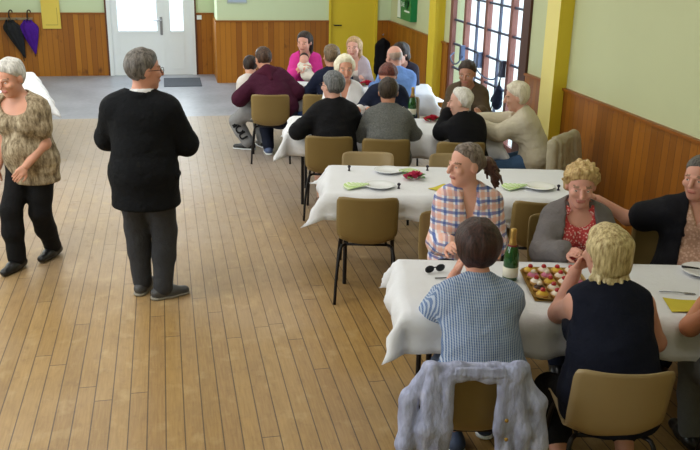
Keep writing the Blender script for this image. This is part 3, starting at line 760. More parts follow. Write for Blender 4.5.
ch(CH_O, 2.42, 10.85, 168, 'chair under the long-haired woman by the yellow door')
ch(CH_O, 3.02, 10.6, 168, 'chair under the dark-haired person behind the bald man')

# ------------------------------------------------------------------ tables and cloths
CLOTH = cloth('#dfe0e4', .03, .18, rough=.75, name='white table cloth')
TOP = plain('#8b7a63', .5, name='table board')
def table(ox, oy, L, Wd, label, clabel, drop=.2, seed=0, z=.735, flare=.22, ang=TA):
    """(ox,oy) is the far left corner; local +x runs along the table, -y towards the camera"""
    t = empty('trestle_table', (ox, oy, 0), ang, label, 'table', 'banquet tables')
    obj('tabletop', boxes((0, L, -Wd, 0, z-.025, z)), TOP, t, bevel=.004)
    for x in (.14, L-.14):
        for y in (-.1, -Wd+.1): obj('leg', tubes(([(x, y, z-.025), (x, y, 0)], .015)), LEGM, t)
    rnd = random.Random(seed); ph = [rnd.uniform(0, 6.28) for _ in range(8)]
    nx, ny = int((L+2*drop)/.035), int((Wd+2*drop)/.035)
    def fn(u, v):
        x = -drop+u*(L+2*drop); y = -Wd-drop+v*(Wd+2*drop)
        cx, cy = min(max(x, 0), L), min(max(y, -Wd), 0); ex, ey = x-cx, y-cy; e = math.hypot(ex, ey)
        zz = z+.004
        if e > 1e-6:
            dx, dy = ex/e, ey/e
            corner = min(abs(ex), abs(ey))/drop
            fold = .018*math.sin(x*17+ph[0]+y*11)+.012*math.sin(x*31+ph[1])+.012*math.sin(y*29+ph[2])
            r = .012+.028*min(1, e/.05)
            out = r*(1-math.exp(-e/.02))+ e*(flare*.35+corner*flare*1.7)+fold*min(1, e/.12)
            zz -= max(0, e-.012)*(.97-.18*corner)
            zz -= .0
            cx += dx*out; cy += dy*out
        else: zz += .0015*math.sin(x*9+ph[3])*math.sin(y*12+ph[4])
        return (cx, cy, zz)
    c = obj('tablecloth', grid(fn, nx, ny, .0025), CLOTH, None, True); c.location = (ox, oy, 0); c.rotation_euler = (0, 0, ang)
    tag(c, clabel, 'tablecloth', 'white tablecloths'); return t
table(1.25, 4.36, 2.55, .74, 'table nearest the camera under a white cloth with bottle and pastry tray', 'white cloth on the nearest table, under the pastry tray and green bottle', .21, 1)
table(1.25, 6.47, 1.88, .79, 'middle table with laid places and nobody seated on its far side', 'white cloth on the middle table with plates and green striped napkins', .19, 2, flare=.42)
table(1.24, 8.45, 2.0, .76, 'third table from the front, between the glazed doors and the black jacket', 'white cloth on the third table, with a red rose and dark bottle', .24, 3)
table(1.40, 10.6, 1.85, .76, 'farthest table, before the yellow door and the woman in pink', 'white cloth on the farthest table, its corner hanging loose beside the blue shirt', .26, 4, flare=.5)
table(-2.47, 11.45, .78, 1.95, 'table in the left background behind the walking woman', 'white cloth corner showing behind the walking woman at the left edge', .2, 5, ang=-TA)
def on(ox, oy, x, y): return (ox+x*math.cos(TA)-y*math.sin(TA), oy+x*math.sin(TA)+y*math.cos(TA))
TZ = .7415
# ------------------------------------------------------------------ things on the tables
PORC = plain('#eceef0', .2, var=.02, spec=.5, name='white china')
def nap_mat():
    n = NT('green and white striped paper', .8); x, y, z = n.xyz()
    n.color(n.mix(stripe(n, n.math('ADD', x, n.math('MULTIPLY', y, .5)), .03, .5), lin('#eaf0dd'), lin('#b4d67c'))); return n.m
NAPM = nap_mat()
YNAP = plain('#c9b93a', .8, var=.06, name='yellow paper napkin')
def plate(x, y, label, r=.115):
    t = obj('plate', lathe([(.06, 0), (.062, .004), (.075, .006), (r-.006, .018), (r, .0205), (r-.004, .022), (.075, .010), (.0, .009)][:-1]+[(.01, .0085)], 32), PORC, None, True)
    t.location = (x, y, TZ); return tag(t, label, 'plate', 'white plates')
def fan(x, y, rz, label, L=.16):
    def fn(u, v):
        a = (u-.5)*1.1; r = .03+v*L; return (r*math.sin(a)*.8, r*math.cos(a), .006+.008*abs(((u*7) % 1)-.5)*2*(1-.2*v)+.012*(1-v))
    o = obj('napkin', grid(fn, 28, 6, .0015), NAPM); o.location = (x, y, TZ); o.rotation_euler = (0, 0, rz); return tag(o, label, 'napkin', 'striped paper napkins')
def yellow(x, y, rz, label, s=.085):
    def fn(u, v): return ((u-.5)*2*s, (v-.5)*1.5*s*(1-.25*u), .003+.004*math.sin(u*5)*math.sin(v*4+1)+.002)
    o = obj('napkin', grid(fn, 10, 10, .002), YNAP); o.location = (x, y, TZ); o.rotation_euler = (0, 0, rz); return tag(o, label, 'napkin', 'yellow napkins')
ORN = plain('#2a2430', .3, name='dark glaze')
def ornament(x, y, label):
    o = obj('table_ornament', lathe([(.010, 0), (.012, .004), (.006, .010), (.007, .022), (.013, .03), (.014, .036), (.008, .042), (.002, .044)], 14), ORN, None, True)
    o.location = (x, y, TZ); return tag(o, label, 'ornament', 'small dark ornaments')
plate(1.67, 6.20, 'white plate on the middle table, far left place beside the tan chair')
plate(1.50, 5.80, 'white plate on the middle table, near left place before the empty olive chair')
plate(2.68, 5.60, 'white plate on the middle table, right place beside the grey jacket')
fan(1.72, 6.14, math.radians(-75), 'green striped napkin by the far left plate of the middle table', .17)
fan(1.45, 5.81, math.radians(85), 'green striped napkin fanned left of the near left plate', .19)
fan(2.62, 5.62, math.radians(85), 'green striped napkin fanned left of the right-hand plate', .19)
ornament(1.37, 6.28, 'small dark ornament left of the far left plate'); ornament(1.63, 5.74, 'small dark ornament right of the near left plate')
ornament(1.99, 6.20, 'small dark ornament behind the plaid woman’s face on the middle table'); ornament(2.80, 5.53, 'small dark ornament right of the right-hand plate')
yellow(1.95, 5.70, .6, 'yellow napkin on the middle table beside the plaid shirt')
yellow(2.56, 3.47, -.3, 'yellow napkin on the nearest table, between the black top and the right edge', .12)
ROSE = plain('#c83c62', .6, var=.3, scale=40, name='pink petals'); ROSER = plain('#c01f3c', .6, var=.3, scale=40, name='red petals'); LEAF = plain('#4c7a3a', .6, var=.3, scale=30, name='leaf')
def flower(x, y, label, mat, s=1.0, rz=0):
    t = empty('table_flower', (x, y, TZ), rz, label, 'flower', 'table flowers')
    for i, (px, py, r) in enumerate(((0, 0, .04), (-.05, -.015, .03), (.03, .03, .03))):
        bm = bmesh.new()
        for ring, (n, rr, tl) in enumerate(((3, .35, .25), (5, .65, .7), (6, 1.0, 1.2))):
            for k in range(n):
                a0 = 2*PI*k/n+ring*.5; R = r*rr*s
                def fn(u, v, a0=a0, R=R, tl=tl, r=r):
                    a = a0+(u-.5)*2.2*(1-.3*v); q = R*(.3+.8*v*math.sin(tl)+.1); return ((px*s)+q*math.cos(a), (py*s)+q*math.sin(a), .008+r*s*(v*math.cos(tl*.75)*1.3-.2*(abs(u-.5)*2)**2*v))
                grid(fn, 4, 4, 0, bm)
        obj('bloom', bm, mat, t, True)
    for a in (.2, 1.2, 2.6, 3.9, 5.3):
        def fl(u, v, a=a):
            q = .03+v*.06; w = .022*math.sin(PI*min(1, v*.95+.05)); return (s*(q*math.cos(a)-(u-.5)*2*w*math.sin(a)), s*(q*math.sin(a)+(u-.5)*2*w*math.cos(a)), s*(.008+.02*math.sin(v*2.5)))
        obj('leaf', grid(fl, 4, 6, .0008), LEAF, t, True)
    return t
flower(1.82, 5.98, 'pink silk flower with green leaves in the middle of the second table', ROSE, 1.15)
flower(2.60, 8.02, 'red rose with leaves on the third table beside the tweed jacket', ROSER, 1.2)
flower(2.42, 10.15, 'red flower on the farthest table before the long-haired woman', ROSER, 1.3)
GREENG = NT('dark green glass', .08, 0, .6); GREENG.color('#1f5a22'); GREENG.b.inputs['Transmission Weight'].default_value = .35
GOLD = plain('#b08d4a', .35, .6, var=.15, scale=60, name='gold foil'); LABEL_P = plain('#d9d4c0', .6, name='paper label'); NECKR = plain('#7c1f2a', .5, name='red neck band')
def bottle(x, y, label, s=1.0):
    t = empty('wine_bottle', (x, y, TZ), 0, label, 'bottle', 'sparkling wine bottles')
    obj('glass', lathe([(.036*s, 0), (.044*s, .004), (.0445*s, .13*s), (.042*s, .165*s), (.030*s, .205*s), (.019*s, .235*s), (.0155*s, .262*s), (.0155*s, .29*s)], 24), GREENG.m, t, True)
    obj('foil', lathe([(.0275*s, .213*s), (.0205*s, .236*s), (.0168*s, .262*s), (.0168*s, .285*s), (.018*s, .29*s), (.0178*s, .308*s), (.012*s, .316*s)], 20), GOLD, t, True)
    obj('neck_band', lathe([(.029*s, .211*s), (.0262*s, .219*s)], 20), NECKR, t, True)
    obj('label', lathe([(.0452*s, .025*s), (.0453*s, .085*s)], 24), LABEL_P, t, True)
bottle(1.775, 3.965, 'green sparkling wine bottle with gold foil neck on the nearest table', .93)
bottle(2.46, 8.28, 'dark wine bottle on the third table beside the tweed jacket', .95)
# tray of pastries
TRAYM = plain('#a88a4a', .3, .7, var=.1, scale=20, name='gilt tray')
ttx, tty = 1.99, 3.835
tray = empty('serving_tray', (ttx, tty, TZ), TA, 'gilt rectangular tray of small cakes on the nearest table', 'tray')
obj('tray_base', boxes((-.16, .16, -.21, .21, .002, .006)), TRAYM, tray, bevel=.002)
def rim(u, v):
    a = 2*PI*u; ca, sa = math.cos(a), math.sin(a); q = (abs(ca)**6+abs(sa)**6)**(-1/6); return ((.155+.015*v)*ca*q, (.205+.015*v)*sa*q, .004+.016*v)
obj('tray_rim', grid(rim, 64, 3, .002), TRAYM, tray, True)
CRUST = plain('#c99a57', .7, var=.2, scale=40, bump=.3, name='pastry'); CREAM = plain('#efe3d2', .5, var=.06, name='cream'); PINKI = plain('#d67a9d', .4, var=.1, name='pink icing')
CHERRY = plain('#b3242a', .2, var=.1, spec=.6, name='cherry'); CUST = plain('#d9b23c', .4, var=.1, name='custard'); CHOC = plain('#40231a', .3, name='chocolate')
kinds = [('cream cake with a cherry', CREAM, CHERRY), ('pink iced cake', PINKI, CREAM), ('custard tart with a cherry', CUST, CHERRY), ('chocolate cake with cream', CHOC, CREAM)]
places = ['far left corner', 'far edge, second from left', 'far edge, third from left', 'far right corner', 'second row, leftmost', 'second row, second from left', 'second row, third from left', 'second row, rightmost',
          'third row, leftmost', 'third row, second from left', 'third row, third from left', 'third row, rightmost', 'fourth row, leftmost', 'fourth row, second from left', 'fourth row, third from left', 'fourth row, rightmost',
          'near left corner', 'near edge, second from left', 'near edge, third from left', 'near right corner']
pat = [2, 0, 2, 0, 1, 1, 0, 1, 0, 2, 0, 1, 3, 0, 3, 0, 2, 0, 2, 1]
for i in range(20):
    r, c = divmod(i, 4); kd, m1, m2 = kinds[pat[i]]
    lx_, ly_ = -.112+c*.0745, .165-r*.0825; wx, wy = on(ttx, tty, lx_, ly_)
    p = empty('pastry', (wx, wy, TZ+.006), i*.7, kd+' on the gilt tray, '+places[i], 'cake', 'small cakes on the tray')
    obj('case', lathe([(.022, 0), (.030, .004), (.034, .02), (.031, .02), (.028, .012)], 18, wob=lambda k: .04*(k % 2)), CRUST, p, True)
    obj('filling', lathe([(.031, .012), (.031, .021), (.024, .030), (.012, .035), (.003, .037)], 16), m1, p, True)
    obj('topping', lathe([(.004, .031), (.012, .034), (.0145, .041), (.011, .049), (.004, .053)], 14), m2, p, True)
# spectacles case / folded glasses on the cloth
g = empty('folded_glasses', (1.40, 4.13, TZ), .2, 'dark folded glasses lying at the left end of the nearest table', 'glasses')
bm = bmesh.new()
for sg in (-1, 1): tube(bm, [(sg*.034+.026*math.cos(t), .0, .022+.019*math.sin(t)) for t in np.linspace(0, 2*PI, 17)], .003, 6)
tube(bm, [(-.008, 0, .03), (.008, 0, .03)], .0025, 6); obj('frame', bm, BLACK, g, True)
bm = bmesh.new()
for sg in (-1, 1):
    lathe([(.0001, 0), (.025, 0)], 16, bm, (0, 0, 0)) if False else None
    vs = [bm.verts.new((sg*.034+.025*math.cos(t), .001, .022+.018*math.sin(t))) for t in np.linspace(0, 2*PI, 17)[:-1]]; bm.faces.new(vs)
bmesh.ops.solidify(bm, geom=bm.faces[:], thickness=.002)
obj('lens', bm, plain('#2b2f33', .1, spec=.6, name='dark lens'), g)
obj('temple', tubes(([(-.06, 0, .03), (.05, .012, .02)], .002), ([(.06, 0, .03), (-.05, .02, .02)], .002)), BLACK, g, True)
pn = obj('pen', tubes(([(-.05, 0, .005), (.05, 0, .005)], [.004, .003])), BLACK, None, True); pn.location = (1.42, 4.03, TZ); pn.rotation_euler = (0, 0, -.1); tag(pn, 'thin black pen beside the folded glasses', 'pen')
# plate with cutlery at the right edge
plate(2.90, 3.87, 'white plate with a knife on it at the right edge of the nearest table', .125)
kn = empty('table_knife', (2.87, 3.88, TZ+.024), -.5, 'steel knife with dark handle lying on the right-hand plate', 'knife')
obj('blade', boxes((.0, .11, -.009, .009, 0, .002)), STEEL, kn, bevel=.0008); obj('handle', tubes(([(-.09, 0, .003), (0, 0, .002)], [.007, .005])), BLACK, kn, True)
fk = empty('fork', (2.50, 3.67, TZ), -.35, 'small steel fork beside the blonde woman’s right arm', 'fork')
obj('handle', tubes(([(0, 0, .004), (.1, 0, .006), (.13, 0, .003)], [.004, .003, .003])), STEEL, fk, True)
bm = bmesh.new(); box(bm, .13, .15, -.011, .011, .002, .004)
for k in range(4): box(bm, .15, .185, -.0105+k*.0055, -.0075+k*.0055, .002, .0035)
obj('tines', bm, STEEL, fk)
# third / fourth tables
plate(2.98, 7.78, 'white plate on the third table before the man in the brown jacket'); plate(1.55, 8.2, 'white plate on the third table beside the black jacket', .11)
plate(1.70, 10.15, 'white plate on the farthest table before the woman in pink'); plate(2.2, 10.15, 'white plate on the farthest table left of its red flower', .1); plate(2.7, 9.95, 'white plate on the farthest table right of its red flower')
yellow(3.02, 7.62, .2, 'yellow napkin on the third table under the hands of the cream jacket', .08)
GL = m_glass('tumbler glass', '#e8f2f6', .5)
for x, y, lb in ((2.05, 10.3, 'clear glass on the farthest table, left of the red flower'), (2.72, 10.2, 'clear glass on the farthest table, right of the red flower'), (2.33, 8.2, 'clear glass on the third table, left of the dark bottle')):
    o = obj('drinking_glass', lathe([(.026, 0), (.03, .004), (.036, .11), (.034, .11), (.028, .008)], 18), GL, None, True); o.location = (x, y, TZ); tag(o, lb, 'glass', 'drinking glasses')
# ------------------------------------------------------------------ wall things
def umbrella(x, label, m, zt=1.1, L=.72, tilt=.05):
    t = empty('umbrella', (x, YB-.09, 0), 0, label, 'umbrella', 'umbrellas on the coat rail')
    top = zt-.07
    def fn(u, v):
        a = 2*PI*u; z = top-v*L*.8-.03; r = (.04+.11*math.sin(min(1, v*4)*PI/2))*(1-v**1.3)+.012
        r *= 1+.22*abs(math.sin(a*4))*min(1, (1-v)*3)
        return (r*math.cos(a)*.95+tilt*v, r*math.sin(a)*.55, z+.02*math.sin(a*8)*(1 if v < .05 else 0))
    obj('canopy', grid(fn, 64, 20, .002), m, t, True)
    obj('shaft', tubes(([(0, 0, zt-.0), (tilt*.9, 0, top-L*.9)], .006)), BLACK, t, True)
    obj('handle', tubes((arc([(0, 0, zt-.05), (0, 0, zt+.03), (.02, 0, zt+.075), (.05, 0, zt+.075), (.06, 0, zt+.04)], 5), .011)), plain('#3a2c22', .4, name='dark handle'), t, True)
umbrella(-2.63, 'black folded umbrella hanging on the rail left of the purple one', cloth('#26272b', .2, .5), 1.08, .8, .2)
umbrella(-2.33, 'purple folded umbrella hanging between the black one and the yellow notice', cloth('#4b1c8c', .2, .5), 1.08, .72, .08)
t = empty('coat_rail', (-2.75, YB-.03, 0), 0, 'pale coat rail with hooks above the folded umbrellas', 'coat rail')
obj('rail', boxes((-.45, .5, -.02, .005, .99, 1.03)), plain('#8d7a5c', .5, name='rail wood'), t)
for k in range(6): obj('hook', tubes((arc([(-.4+k*.16, -.02, 1.01), (-.4+k*.16, -.06, 1.0), (-.4+k*.16, -.075, 1.03)], 4), .006)), STEEL, t, True)
pap = empty('notice', (-1.94, YB-.055, 1.1), 0, 'yellow paper notice pinned on the boarding left of the white door', 'notice')
obj('sheet', boxes((-.155, .155, 0, .004, -.26, .4)), plain('#e0c75c', .8, var=.03, name='yellow paper'), pap)
obj('printed_border', boxes((-.1, .1, -.001, 0, -.2, -.19), (.1, .108, -.001, 0, -.2, .1)), plain('#a8924a', .8, name='print'), pap)
sw = obj('light_switch', boxes((.58, .665, YB-.075, YB-.045, 1.0, 1.075)), WHT, None, bevel=.006); tag(sw, 'white light switch right of the white entrance door', 'switch')
obj('rocker', boxes((.60, .645, YB-.081, YB-.075, 1.015, 1.06)), WHT, sw)
ntc = empty('framed_notice', (1.235, YJ, 0), 0, 'pale blue framed notice high on the wall above the woman in pink', 'notice')
obj('frame', boxes((-.17, .17, -.02, 0, 1.36, 1.8)), plain('#aab4b4', .5, name='pale frame'), ntc); obj('sheet', boxes((-.15, .15, -.022, -.02, 1.385, 1.78)), plain('#a9b8cc', .7, name='pale blue paper'), ntc)
# first-aid sign on the right wall
sg = empty('defibrillator_sign', (XR-.09, 13.72, 0), 0, 'green defibrillator sign with a white heart on the wall beyond the yellow pilaster', 'sign')
SGR = plain('#157a45', .4, var=.04, name='green enamel'); SWH = plain('#dfe9e0', .4, var=.02, name='white print')
obj('board', boxes((-.02, .09, -.40, .40, 1.2, 1.75)), SGR, sg, bevel=.008)
def swoosh(u, v):
    z = 1.215+u*.52; return (-.0225, .39-v*(.2-.13*u**1.5), z)
obj('white_swoosh', grid(swoosh, 16, 4, .002), SWH, sg)
bm = bmesh.new(); hp = [(-.18+.12*(16*math.sin(t)**3)/16, 1.46+.085*(13*math.cos(t)-5*math.cos(2*t)-2*math.cos(3*t)-math.cos(4*t))/15) for t in np.linspace(0, 2*PI, 33)[:-1]]
bm.faces.new([bm.verts.new((-.023, y, z)) for y, z in hp]); bmesh.ops.solidify(bm, geom=bm.faces[:], thickness=.002); obj('heart', bm, SWH, sg)
obj('heart_bolt', boxes((-.026, -.0235, -.2, -.16, 1.42, 1.5)), SGR, sg)
obj('text_lines', boxes((-.0235, -.02, -.34, -.03, 1.585, 1.61), (-.0235, -.02, -.33, -.03, 1.335, 1.36)), SWH, sg)
fo = bpy.data.curves.new('DAE', 'FONT'); fo.body = 'DAE'; fo.size = .11; fo.extrude = .001; fo.align_x = 'CENTER'; fo.align_y = 'CENTER'
fo_o = bpy.data.objects.new('tmp', fo); COL.objects.link(fo_o); me = bpy.data.meshes.new_from_object(fo_o.evaluated_get(bpy.context.evaluated_depsgraph_get())); bpy.data.objects.remove(fo_o)
me.materials.clear(); me.materials.append(SWH); o = link(bpy.data.objects.new('lettering', me), sg); o.location = (-.023, .075, 1.44); o.rotation_euler = (PI/2, 0, -PI/2)
mt = obj('door_mat', boxes((-.06, .58, 14.62, 15.5, 0, .012)), plain('#4d525c', .9, var=.2, scale=60, bump=.6, name='dark mat'), None, bevel=.004); tag(mt, 'dark grey mat on the floor before the white entrance door', 'mat')


# garments and bags left about
def wrap(name, fields, mats, loc, rz, label, cat):
    t = empty(name, loc, math.radians(rz), label, cat); return t
dj = empty('denim_jacket', (1.27, 3.19, 0), math.radians(-12.4), 'pale washed denim jacket draped over the back of the nearest olive chair', 'jacket')
DEN = NT('pale washed denim', .85, 0, .2); DEN.color(DEN.ramp(DEN.noise(16, 5, stretch=(1.6, 1, .5)), [(.3, '#8c8fa6'), (.55, '#a9aecb'), (.75, '#c3c7e2')])); DEN.bump(DEN.noise(55, 5, stretch=(1.5, 1, .6)), .5, .02)
F = Field()
F.cone((-.2, -.262, .80), (.2, -.262, .80), .027, .027, .02); F.cone((-.17, -.285, .775), (.17, -.285, .775), .022, .022, .02); F.cone((-.19, -.225, .79), (.19, -.225, .79), .022, .022, .02); F.cone((-.19, -.2, .72), (.19, -.2, .72), .012, .012, .05)
for sg, o in ((-1, .0), (1, -.035)):
    for q in (((.205, -.265, .80), (.235, -.31, .55), .036, .044), ((.235, -.31, .55), (.225, -.315, .24), .044, .036), ((.145, -.285, .78), (.135, -.32, .55), .026, .032), ((.135, -.32, .55), (.15, -.325, .34), .032, .018),
              ((.185, -.29, .74), (.18, -.33, .44), .022, .03), ((.235, -.24, .785), (.305, -.26, .64), .034, .046), ((.305, -.26, .64), (.33, -.30, .46), .046, .045), ((.33, -.30, .46), (.315, -.30, .26), .045, .038)):
        F.cone((sg*(q[0][0]+o), q[0][1], q[0][2]), (sg*(q[1][0]+o), q[1][1], q[1][2]), q[2], q[3], .016)
F.fn(wrinkle(.009, 42, 2, (1.5, 1, .35))); F.fn(wrinkle(.006, 80, 5, (1.2, 1, .6))); F.fn(wrinkle(.002, 190, 6))
mesh_obj('jacket_body', [F.mesh(.0075)], [DEN.m], dj)
F = Field(); F.cone((-.10, -.285, .808), (.10, -.285, .808), .018, .022, .02, (V(0, .6, .8), 2.0)); F.cone((-.12, -.30, .790), (.12, -.30, .790), .015, .015, .02); F.fn(wrinkle(.004, 90, 8))
mesh_obj('collar', [F.mesh(.008)], [DEN.m], dj)
for i in range(4): obj('button', lathe([(.001, 0), (.009, 0), (.009, .004), (.003, .006)], 12, None, (0, 0, 0)), GOLD, dj, True).location = (.12+.006*i, -.365, .62-.09*i)
for o in dj.children:
    if o.name.startswith('button'): o.rotation_euler = (PI/2, 0, 0)
bc = empty('beige_coat', (3.34, 7.10, 0), math.radians(40), 'beige coat hung over the chair back behind the cream jacket', 'coat')
F = Field(); F.cone((-.2, -.262, .81), (.2, -.262, .81), .04, .04, .03)
for i in range(6): F.cone((-.2+.08*i, -.29, .78), (-.22+.088*i, -.34-.01*(i % 2), .26), .036, .046, .035)
F.fn(wrinkle(.010, 32, 4, (1, 1, .3))); F.fn(wrinkle(.003, 90, 5))
mesh_obj('coat_body', [F.mesh(.011)], [cloth('#ada38a', .1, .5)], bc)
F = Field(); F.cone((-.26, -.26, .78), (-.31, -.3, .4), .05, .045, .03); F.fn(wrinkle(.006, 50, 4)); mesh_obj('sleeve', [F.mesh(.011)], [cloth('#ada38a', .1, .5)], bc)
hb = empty('hanging_bag', (3.86, 9.42, .70), 0, 'dark navy bag with straps hanging from the push bar of the glazed doors', 'bag')
F = Field(); F.cone((0, -.02, .08), (0, .02, -.06), .06, .09, .04, (V(1, 0, 0), 1.5)); F.cone((0, .06, 0), (-.01, .16, -.07), .045, .02, .03); F.fn(wrinkle(.012, 60, 3)); mesh_obj('bag_body', [F.mesh(.01)], [cloth('#1d2438', .4, .5)], hb)
obj('strap', tubes((arc([(0, -.03, .12), (0, -.02, .2), (.02, .02, .22), (0, .04, .1)], 5), .009), (arc([(0, .1, -.03), (-.02, .14, -.16), (-.01, .17, -.24)], 5), .007)), BLACK, hb, True)
wc = empty('black_coat', (3.82, YJ-.09, -.12), 0, 'black coat hanging in the corner between the yellow door and the right wall', 'coat')
F = Field(); F.cone((-.07, 0, .80), (.07, 0, .80), .045, .045, .03); F.cone((0, 0, .78), (0, -.01, .1), .09, .12, .05, (V(0, 1, 0), 1.8)); F.cone((.1, 0, .76), (.12, -.02, .3), .045, .04, .03); F.cone((-.1, 0, .76), (-.12, -.02, .3), .045, .04, .03); F.cone((0, -.02, .85), (0, -.02, .80), .05, .06, .03); F.fn(wrinkle(.008, 40, 3)); mesh_obj('coat_body', [F.mesh(.014)], [cloth('#131318', .3, .4)], wc)
obj('hook', tubes((arc([(0, .08, .95), (0, .0, .94), (0, -.02, .97)], 4), .007)), STEEL, wc, True)

dj.scale = (.92, 1, 1)
# ------------------------------------------------------------------ people
BLK = cloth('#121318', .25, .45); NAVY = cloth('#161c2e', .2, .4); CHAR = cloth('#34363b', .2, .4)
def top(mat, **k): return dict(kind='top', mat=mat, **k)
def trs(mat, **k): return dict(kind='trousers', mat=mat, **k)
GREYH = m_hair('#3c3a38', '#8f8b86', 'grey hair'); WHITEH = m_hair('#c9c4bb', '#f0ece4', 'white hair'); BRH = m_hair('#2a1c14', '#5a4030', 'brown hair'); DKH = m_hair('#17110e', '#3a2a22', 'dark hair')
BLH = m_hair('#8a7040', '#e9d6a2', 'blonde hair'); LBH = m_hair('#a8895c', '#d9c19a', 'light brown hair')
SHOEB = plain('#141416', .35, spec=.5, name='black leather')
# standing man, seen from behind
person('standing grey-haired man in a black suit, seen from behind', (-.185, 5.74), -10, shw=1.08, h=1.74, b=1.15, seated=False, lean=-1, hunch=4, hyaw=-58, hpitch=4, res=.012, skin='#cf9880',
    hands={'r': (.12, .27, 1.08), 'l': (-.08, .28, 1.06)}, elbows={'r': (1.6, -.5, -.4), 'l': (-2.4, -.3, -.3)}, feet={'r': (.085, .0, .085), 'l': (-.085, .10, .085)}, footyaw=(-10, -62), belly=.05, curl=.5,
    shoe=dict(mat=plain('#4a4a4c', .45, name='grey leather'), sole=plain('#8a8478', .7, name='pale sole')),
    hair=dict(style='short', mat=m_hair('#332e2a', '#7d766f', 'grey brown hair'), t=.013, low=-.085, front=.06, fu=.06, amp=.004), glasses=BLACK,
    wear=[dict(kind='custom', name='pocket_flap', mat=BLK, fn=lambda F, j: F.cone(j['P']+j['lx']*.222+j['fw']*.06+j['s1']*.0, j['P']+j['lx']*.228-j['fw']*.06+j['s1']*.0, .02, .02, .01, (j['s1'], .8))),
          trs(cloth('#3b3c40', .2, .5), e=.022, e2=.03, to=2.0), top(cloth('#e2e2e4', .03, .2), name='shirt', collar=.08, sleeve=1.9, e=.012, cgap=.5, crise=.02),
          top(cloth('#0e1014', .25, .5), name='jacket', e=.03, se=.006, hem=.22, flare=.42, neck='open', w0=.06, w1=.05, collar=.092, cgap=1.6, nr=.082, sleeve=1.93, wr=.006, wf=24, vent=1)])
# walking woman at the left edge
person('white-haired woman walking at the left edge, patterned brown top and black trousers', (-1.04, 6.6), 152, h=1.62, b=1.08, female=True, seated=False, lean=4, hunch=8, hyaw=-6, hpitch=18, res=.012, skin='#d6a188',
    hands={'l': (-.10, .22, .84), 'r': (.22, .12, .78)}, elbows={'l': (-.9, -.9, -.3), 'r': (.7, -.7, -.3)}, feet={'r': (.08, .20, .085), 'l': (-.02, -.12, .09)}, belly=.04, curl=.6, hz=.83,
    shoe=dict(mat=SHOEB), hair=dict(style='short', mat=m_hair('#a5a29c', '#e2dfd8', 'white hair'), t=.018, amp=.006, freq=70, low=-.07, front=.05, fu=.06),
    wear=[trs(cloth('#141416', .25, .4), e=.02, e2=.032), top(m_streaks('#5e5140', '#96866c', '#c6b79c'), name='blouse', sleeve=.55, se=.018, e=.022, hem=.16, flare=.24, neck='scoop', vw=.12, vl=.07, nr=.075)])
# ---- nearest table
person('dark-haired woman in a blue and white striped shirt, back turned', (1.37, 3.27), -8, h=1.5, b=1.22, female=True, lean=19, hunch=14, hpitch=10, neckfwd=.02, res=.011, skin='#d29c86',
    hands={'r': (.06, .45, .90), 'l': (-.06, .45, .90)}, elbows={'r': (1, -.1, -.9), 'l': (-1, -.1, -.9)}, handdir={'r': (-.4, .3, .8), 'l': (.4, .3, .8)}, curl=.8, feet={'l': (-.05, .28, .085), 'r': (.14, .42, .085)},
    shoe=dict(mat=plain('#3a4660', .6, name='blue canvas'), sole=WHT), hair=dict(style='short', mat=m_hair('#1d1210', '#4a2e28', 'dark brown hair'), t=.034, low=-.105, amp=.004, front=.05, ears=False, back=-.01),
    wear=[trs(cloth('#55607a', .15, .4), e=.016, to=1.3), top(m_stripes(), name='shirt', sleeve=1.35, se=.016, e=.02, hem=.1, collar=.068, wr=.006, wf=30)])
def tails(F, j):
    rs = np.random.RandomState(4)
    for i in range(26):
        a = -1.25+2.5*i/25; d = -j['hf']*math.cos(a)*.095+j['hr']*math.sin(a)*.09
        p = j['Hc']+d*.98-j['hu']*.03
        L = .20+.07*rs.rand(); ph = rs.rand()*6; o = None
        for t in range(8):
            q = p-j['hu']*L*t/7+nrm(d)*(.012*t/5*1.5+.007*math.sin(ph+t*2))+j['hr']*(.010*math.sin(ph*2+t*2.1))
            if o is not None: F.cone(o, q, .0095-.0006*t, .009-.0006*t, .006)
            o = q
def lapels(w, l, up=.0, r=.034):
    def f(F, j):
        for sg in (-1, 1):
            a = j['N']+j['lx']*sg*w*.8+j['fw']*.03+j['s2']*(.03+up); b_ = j['N']+j['lx']*sg*w+j['fw']*(.115+.02*up)-j['s2']*l*.5; c = j['N']+j['lx']*sg*w*.75+j['fw']*.135-j['s2']*l
            n1 = nrm(j['lx']*sg*.35+j['fw']*.8+j['s2']*.35)
            F.cone(j['N']-j['fw']*.06+j['lx']*sg*.03+j['s2']*(.035+up), a, .016, .024, .02); F.cone(a, b_, r*.8, r, .02, (n1, 2.2)); F.cone(b_, c, r, r*.5, .02, (n1, 2.2))
    return f
def pony(F, j):
    rs = np.random.RandomState(9); p0 = j['Hc']-j['hf']*.125-j['hu']*.005
    F.ell(p0-j['hf']*.035-j['hu']*.015, (.045, .045, .045))
    for i in range(48):
        d = nrm(-j['hf']*(.5+.6*rs.rand())+j['hr']*rs.uniform(-.8, .8)+j['hu']*rs.uniform(-.5, .55)); L = .06+.085*rs.rand(); ph = rs.rand()*6; o = p0-j['hf']*.02
        for t in range(1, 7):
            q = p0+d*L*t/6*.95-j['hu']*L*.85*(t/6)**2+j['hr']*.008*math.sin(ph+t*1.9)+j['hu']*.007*math.cos(ph+t*2.1)
            F.cone(o, q, .016-.0011*t, .0155-.0013*t, .008); o = q
def clip(F, j):
    p = j['Hc']-j['hf']*.10+j['hr']*.035-j['hu']*.01; F.cone(p-j['hr']*.03, p+j['hr']*.03+j['hf']*.01, .009, .009, .005)
